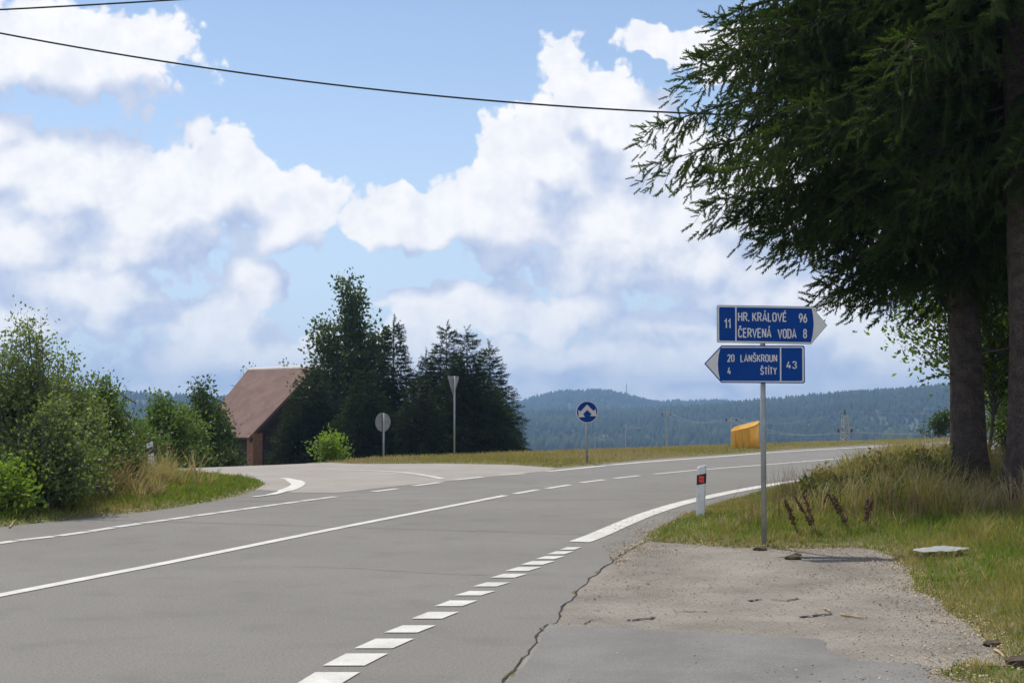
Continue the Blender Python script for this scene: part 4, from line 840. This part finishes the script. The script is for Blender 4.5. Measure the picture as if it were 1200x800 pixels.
ht = h; tr_ = rounded([(-.45, ht, 1), (.45, ht, 1), (0, ht-.78, 1)], .05); bk = plate('sign_triangle', tr_, .045, .055, 'sign_back', rt)
bm = bmesh.new(); box(bm, (0, .038, ht-.12), (.6, .014, .035)); bmobj('stiffener', bm, 'steel', bk); bm = bmesh.new(); box(bm, (0, .038, ht-.42), (.3, .014, .035)); bmobj('stiffener', bm, 'steel', bk)

# ------------------------------------------------------------------ grit bin
Yb = 46.0; pL = AT(873.5, 526, Yb); zb_ = gz1(pL.x, Yb); zt_f = AT(873, 504.8, Yb).z-zb_; zt_b = AT(873, 492.6, Yb).z-zb_
gb = empty('grit_bin', (pL.x, Yb, zb_-.02), R(-24)); tag(gb, 'orange yellow plastic grit bin with a slanting open top on the bank', 'grit bin')
def bin_ring(s, n=40, e=4.0):
    out = []
    for k in range(n):
        t = 2*math.pi*k/n; c_, s2 = math.cos(t), math.sin(t); q = (abs(c_)**e+abs(s2)**e)**(-1/e); out.append((.44*s*c_*q, .40*s*s2*q))
    return out
def slope_z(x_, y_): u_ = (x_/.44*.62+y_/.40*.5); return zt_f+(zt_b-zt_f)*np.clip(.5+.5*u_, 0, 1)
bm = bmesh.new(); rings = []
for s, zf in ((1.0, 0), (.985, .5), (.97, 1.0), (.90, 1.0), (.88, .35)):
    rings.append([bm.verts.new((p[0], p[1], slope_z(*p)*zf if zf > 0 else -.05)) for p in bin_ring(s)])
for r0, r1 in zip(rings, rings[1:]):
    for k in range(40): bm.faces.new((r0[k], r0[(k+1) % 40], r1[(k+1) % 40], r1[k]))
bm.faces.new(rings[0][::-1]); bm.faces.new(rings[-1]); bmobj('body', bm, 'bin_yellow', gb, True)
bm = bmesh.new(); o_ = [(p[0], p[1], slope_z(*p)) for p in bin_ring(.975)]
tube(bm, o_+[o_[0], o_[1]], .022, 6, False); bmobj('rim', bm, 'bin_yellow', gb, True)
for x_ in (-.30, -.07, .16):
    bm = bmesh.new(); hgt = float(slope_z(x_, -.4))-.04; box(bm, (x_, -.395, hgt/2), (.165, .075, hgt)); bmesh.ops.bevel(bm, geom=bm.edges[:], offset=.02, segments=2, affect='EDGES'); bmobj('rib_panel', bm, 'bin_yellow', gb)

# ------------------------------------------------------------------ house
HY = 82.0; th = R(50); n_ = Vector((math.sin(th), math.cos(th), 0)); d_ = Vector((math.cos(th), -math.sin(th), 0))
E = AT(293, 514.5, HY-1.5); ridge_z = AT(350, 431, HY).z; gzh = gz1(E.x, HY)-.3
run, Lh = 4.6, 8.4; E0 = Vector((E.x, E.y, 0)); ez = E.z
house = empty('house', (E.x, E.y, gzh)); tag(house, 'house with a steep reddish brown roof and dark gable beside the trees', 'house')
def hp(a, b, z): v_ = n_*a-d_*b; return Vector((v_.x, v_.y, z-gzh))     # a: across from the near eave, b: back along the ridge
def quadslab(bm, P, t):
    nn = (P[1]-P[0]).cross(P[3]-P[0]).normalized(); a = [bm.verts.new(p) for p in P]; b = [bm.verts.new(p-nn*t) for p in P]; bm.faces.new(a); bm.faces.new(b[::-1])
    for k in range(len(P)): bm.faces.new((a[k], b[k], b[(k+1) % len(P)], a[(k+1) % len(P)]))
bm = bmesh.new(); quadslab(bm, [hp(0, 0, ez), hp(run, 0, ridge_z), hp(run, Lh, ridge_z), hp(1.7, Lh-1.0, ez+(ridge_z-ez)*.37), hp(0, Lh-3.4, ez)][::-1], .14); rf = bmobj('roof', bm, 'roof_tile', house)
bm = bmesh.new(); quadslab(bm, [hp(2*run, 0, ez), hp(2*run, Lh, ez), hp(run, Lh, ridge_z), hp(run, 0, ridge_z)][::-1], .14); bmobj('roof', bm, 'roof_tile', house)
bm = bmesh.new(); tube(bm, [hp(run, -.05, ridge_z+.03), hp(run, Lh*.5, ridge_z+.06), hp(run, Lh+.1, ridge_z+.03)], .15, 8); bmobj('ridge_cap', bm, 'roof_ridge', rf)
bm = bmesh.new(); quadslab(bm, [hp(-.03, -.03, ez-.02), hp(run, -.03, ridge_z-.02), hp(run, -.03, ridge_z-.26), hp(-.03, -.03, ez-.24)], .04); bmobj('barge_board', bm, 'wood_dark', rf)
bm = bmesh.new(); sl_ = (ridge_z-ez)/run
G5 = [hp(.5, .55, gzh), hp(2*run-.5, .55, gzh), hp(2*run-.5, .55, ez+.5*sl_-.2), hp(run, .55, ridge_z-.2), hp(.5, .55, ez+.5*sl_-.2)]
B5 = [hp(.5, Lh-.5, gzh), hp(2*run-.5, Lh-.5, gzh), hp(2*run-.5, Lh-.5, ez+.5*sl_-.2), hp(run, Lh-.5, ridge_z-.2), hp(.5, Lh-.5, ez+.5*sl_-.2)]
a = [bm.verts.new(p) for p in G5]; b = [bm.verts.new(p) for p in B5]; bm.faces.new(a); bm.faces.new(b[::-1])
for k in range(5): bm.faces.new((a[k], a[(k+1) % 5], b[(k+1) % 5], b[k]))
bmobj('wall', bm, 'wood_dark', house)
bm = bmesh.new(); hgt = ez+.35-gzh; c_ = hp(.45, .25, gzh+hgt/2); box(bm, c_, (.75, .62, hgt), -th); bmobj('brick_pillar', bm, 'brick', house)
for b_ in (2.2, 4.6):
    bm = bmesh.new(); c_ = hp(.47, b_, gzh+1.5); box(bm, c_, (.05, .9, 1.1), -th); w_ = bmobj('window', bm, 'post_black', house)

# ------------------------------------------------------------------ overhead wires
def cable(name, pts, r, label, m='wire', parent=None):
    v, f = tubes_np([(np.array(pts), np.full(len(pts), r))], 6); o = npmesh(name, v, f, m, parent, True)
    return tag(o, label, 'cable') if label else o
WY = 26.0
def wire_y(px): return 36+.1908*px-9.17e-5*px*px
pts = []
for px in np.linspace(-508, 2420, 90): p = AT(px, wire_y(px), WY); pts.append(((px-600)/FPX*WY, WY, CAMZ+(470-wire_y(px))*WY/FPX))
cable('overhead_cable', pts, .018, 'thick dark cable sagging across the sky from the left into the spruce')
PL, PR = pts[0], pts[-1]
q = []
for t in np.linspace(0, 1, 50): zc = 8.88+.1*t-4*1.07*t*(1-t); q.append((PL[0]+48*t, 26-16*t, zc))
cable('overhead_cable', q, .015, 'thin dark cable crossing the upper left corner of the sky')
for (px_, py_, hz, lb) in ((PL[0], 26.05, PL[2]+.4, 'wooden pole carrying both cables beyond the thicket'), (PR[0], 26.05, PR[2]+.4, 'wooden pole carrying the thick cable beyond the spruces'), (q[-1][0], q[-1][1]+.05, q[-1][2]+.4, 'wooden pole carrying the thin cable beside the road')):
    z = gz1(px_, py_); r_ = empty('cable_pole', (px_, py_, z)); tag(r_, lb, 'utility pole', 'wooden cable poles')
    bm = bmesh.new(); tube(bm, [(0, 0, -.6), (0, 0, hz-z)], [.14, .10], 12); bmobj('shaft', bm, 'pole_wood', r_, True); bm = bmesh.new(); box(bm, (0, 0, hz-z-.35), (.3, .26, .08)); bmobj('bracket', bm, 'steel', r_)
# power line in the valley
LINE = [(990, 481, 150, True), (857, 489, 205, False), (781, 483, 262, False), (733, 497, 345, False), (697, 511, 450, False)]
tops = []
for k_, (px, py, D_, latt) in enumerate(LINE):
    p = AT(px, py, D_); z = gz1(p.x, D_); Hh = p.z-z
    lb = 'lattice power pole with dark insulators beyond the road' if latt else ['', 'slim power pole showing beside the grit bin', 'tallest slim power pole in the valley behind the bank', 'slim power pole further along the valley line', 'farthest slim pole of the valley power line'][k_]
    r_ = empty('power_pole', (p.x, D_, z), R(20)); tag(r_, lb, 'power pole', 'valley power line poles')
    if latt:
        for sx1 in (-1, 1):
            for sy1 in (-1, 1):
                bm = bmesh.new(); tube(bm, [(sx1*.42, sy1*.42, -.3), (sx1*.22, sy1*.22, Hh-.4)], .055, 5); bmobj('leg', bm, 'concrete', r_)
        bm = bmesh.new(); nseg = 13
        for s in range(nseg):
            z0_, z1_ = (Hh-.5)*s/nseg, (Hh-.5)*(s+1)/nseg; w0, w1 = .42-.2*s/nseg, .42-.2*(s+1)/nseg
            for a_, b_ in (((-1, -1), (1, -1)), ((1, -1), (1, 1)), ((1, 1), (-1, 1)), ((-1, 1), (-1, -1))):
                if s % 2: a_, b_ = b_, a_
                tube(bm, [(a_[0]*w0, a_[1]*w0, z0_), (b_[0]*w1, b_[1]*w1, z1_)], .035, 4)
        bmobj('lattice', bm, 'concrete', r_); bm = bmesh.new(); tube(bm, [(0, 0, Hh-.5), (0, 0, Hh+.1)], .09, 6); bmobj('spike', bm, 'insulator', r_)
        az_ = Hh-2.0
    else:
        bm = bmesh.new(); tube(bm, [(0, 0, -.3), (0, 0, Hh)], [.20, .13], 8); bmobj('shaft', bm, 'concrete', r_); az_ = Hh-.5
    bm = bmesh.new(); box(bm, (0, 0, az_), (2.0, .10, .10)); arm = bmobj('cross_arm', bm, 'concrete' if not latt else 'sign_back', r_)
    for s in (-1, 1):
        bm = bmesh.new(); bmesh.ops.create_cone(bm, cap_ends=True, segments=8, radius1=.17, radius2=.10, depth=.42, matrix=Matrix.Translation((s*.85, 0, az_-.16 if latt else az_+.2))); bmobj('insulator', bm, 'insulator', arm)
    ca, sa = math.cos(R(20)), math.sin(R(20))
    tops.append([Vector((p.x+s*.85*ca, D_+s*.85*sa, z+az_+(-.3 if latt else .4))) for s in (-1, 1)]+[Vector((p.x, D_, z+Hh+(.0 if latt else .1)))])
k_ = 0
ends = [Vector((62, 128, tops[0][0].z+1.6)), Vector((63.6, 128.5, tops[0][1].z+1.4)), Vector((62.8, 128, tops[0][2].z+.9))]
pole_r = empty('power_pole', (62.8, 128.3, gz1(62.8, 128.3)), R(20)); tag(pole_r, 'power pole carrying the valley wires beyond the spruces', 'power pole', 'valley power line poles')
bm = bmesh.new(); tube(bm, [(0, 0, -.3), (0, 0, ends[2].z-pole_r.location.z+.2)], [.2, .14], 8); bmobj('shaft', bm, 'concrete', pole_r); bm = bmesh.new(); box(bm, (0, 0, ends[0].z-pole_r.location.z-.05), (2, .1, .1)); bmobj('cross_arm', bm, 'concrete', pole_r)
chain = [ends]+tops
wl_ = ['beyond the spruces', 'behind the grit bin', 'left of the grit bin', 'in the mid valley', 'at the far end of the valley line']
for (A_, B_), wn_ in zip(zip(chain, chain[1:]), wl_):
    for j in range(3):
        a, b = A_[j], B_[j]; Ls = (a-b).length; sag = Ls*.022
        pts = [tuple(a.lerp(b, t)-Vector((0, 0, 4*sag*t*(1-t)))) for t in np.linspace(0, 1, 14)]
        tag(cable('power_wire', pts, .015 if j < 2 else .013, None, 'wire_far'), 'pale power wire of the span '+wn_, 'cable', 'power wires '+wn_)
# mast on the far hill
p = AT(734, 449, 2950); zz_ = float(zt(p.x, 2950)); r_ = empty('radio_mast', (p.x, 2950, zz_)); tag(r_, 'thin radio mast on the far wooded hilltop', 'mast')
bm = bmesh.new(); tube(bm, [(0, 0, 0), (0, 0, p.z-zz_)], [1.2, .5], 6); bmobj('shaft', bm, 'concrete', r_)
bm = bmesh.new(); tube(bm, [(0, 0, (p.z-zz_)*.72), (0, 0, (p.z-zz_)*.78)], 1.6, 8); bmobj('platform', bm, 'concrete', r_)

# ------------------------------------------------------------------ odds and ends on the verge
x, y = G(1103, 657.5); z = gz1(x, y); bm = bmesh.new(); nx_, ny_ = 24, 9; vs = []
for j in range(ny_):
    for i_ in range(nx_):
        u_, v_ = i_/(nx_-1)*2-1, j/(ny_-1)*2-1; wd = (1-abs(u_)**2.2)**.5*.16+.015 if abs(u_) < 1 else .01
        if u_ > 0: wd *= 1-.45*u_
        vs.append(bm.verts.new((u_*.31, v_*wd+.10*u_, .030*(1-u_*u_)*(1-v_*v_)+.004*math.sin(u_*7+v_*3)+.003*math.sin(u_*17-v_*5)+.02)))
for j in range(ny_-1):
    for i_ in range(nx_-1): k = j*nx_+i_; bm.faces.new((vs[k], vs[k+1], vs[k+nx_+1], vs[k+nx_]))
bmesh.ops.solidify(bm, geom=bm.faces[:], thickness=.006); o = bmobj('plastic_sheet', bm, 'plastic_sheet', None, True); o.location = (x, y, z+.05); tag(o, 'crumpled pale grey sheet lying in the grass beside the lay-by', 'litter')
def clod(px, py, s, label):
    x, y = G(px, py); bm = bmesh.new(); bmesh.ops.create_icosphere(bm, subdivisions=2, radius=1)
    for v in bm.verts: v.co = Vector((v.co.x*s*random.uniform(.7, 1.2), v.co.y*s*.7*random.uniform(.7, 1.2), v.co.z*s*.35*random.uniform(.6, 1.3)))
    o = bmobj('earth_clod', bm, 'debris'); o.location = (x, y, max(0, gz1(x, y))+s*.2+.004); tag(o, label, 'clod', 'dark clods by the sign')
clod(930, 655.5, .09, 'larger dark clod on the lay-by below the dock stalks'); clod(934, 651, .05, 'small dark clod beside the larger one on the lay-by'); clod(890, 645, .08, 'dark clod at the foot of the sign pole'); clod(1162, 757, .07, 'brown clod on the straw edge of the lay-by'); clod(1195, 784, .10, 'brown clod in the corner grass of the lay-by')
def stick(px0, py0, px1, py1, r, m, label):
    a, b = G(px0, py0), G(px1, py1); bm = bmesh.new(); pts = [Vector((a[0]+(b[0]-a[0])*t+random.uniform(-.01, .01), a[1]+(b[1]-a[1])*t+random.uniform(-.01, .01), max(.006, gz1(a[0]+(b[0]-a[0])*t, a[1]+(b[1]-a[1])*t))+.012)) for t in (0, .25, .5, .75, 1)]
    tube(bm, pts, [r, r, r*.9, r*.8, r*.5], 5); tag(bmobj('stick', bm, m), label, 'stick', 'sticks on the lay-by')
stick(966, 714.5, 973, 718.5, .008, 'litter', 'short pale stick on the worn lay-by'); stick(985, 722, 1012, 726, .010, 'litter', 'pale flattened stalk on the worn lay-by'); stick(1150, 788, 1185, 787, .009, 'litter', 'long pale stalk at the lay-by corner'); stick(1166, 764, 1178, 773, .009, 'litter', 'bent pale stalk on the straw edge'); stick(1190, 673, 1200, 680, .01, 'litter', 'pale dead stalk lying in the grass'); stick(10, 619, 18, 613, .01, 'litter', 'pale bent stalk at the left grass edge')

# ------------------------------------------------------------------ haze over the valley
bm = bmesh.new(); box(bm, (0, 1950, 15), (7600, 4900, 130)); me = bpy.data.meshes.new('haze'); bm.to_mesh(me); bm.free()
hm = bpy.data.materials.new('haze_air'); hm.use_nodes = True; nt = hm.node_tree; nt.nodes.clear(); pv = nt.nodes.new('ShaderNodeVolumePrincipled'); ho = nt.nodes.new('ShaderNodeOutputMaterial')
pv.inputs['Color'].default_value = (.38, .62, 1.0, 1); pv.inputs['Density'].default_value = .00026; pv.inputs['Anisotropy'].default_value = .2; nt.links.new(pv.outputs[0], ho.inputs['Volume'])
me.materials.append(hm); hz = link(bpy.data.objects.new('haze', me)); hz['kind'] = 'stuff'
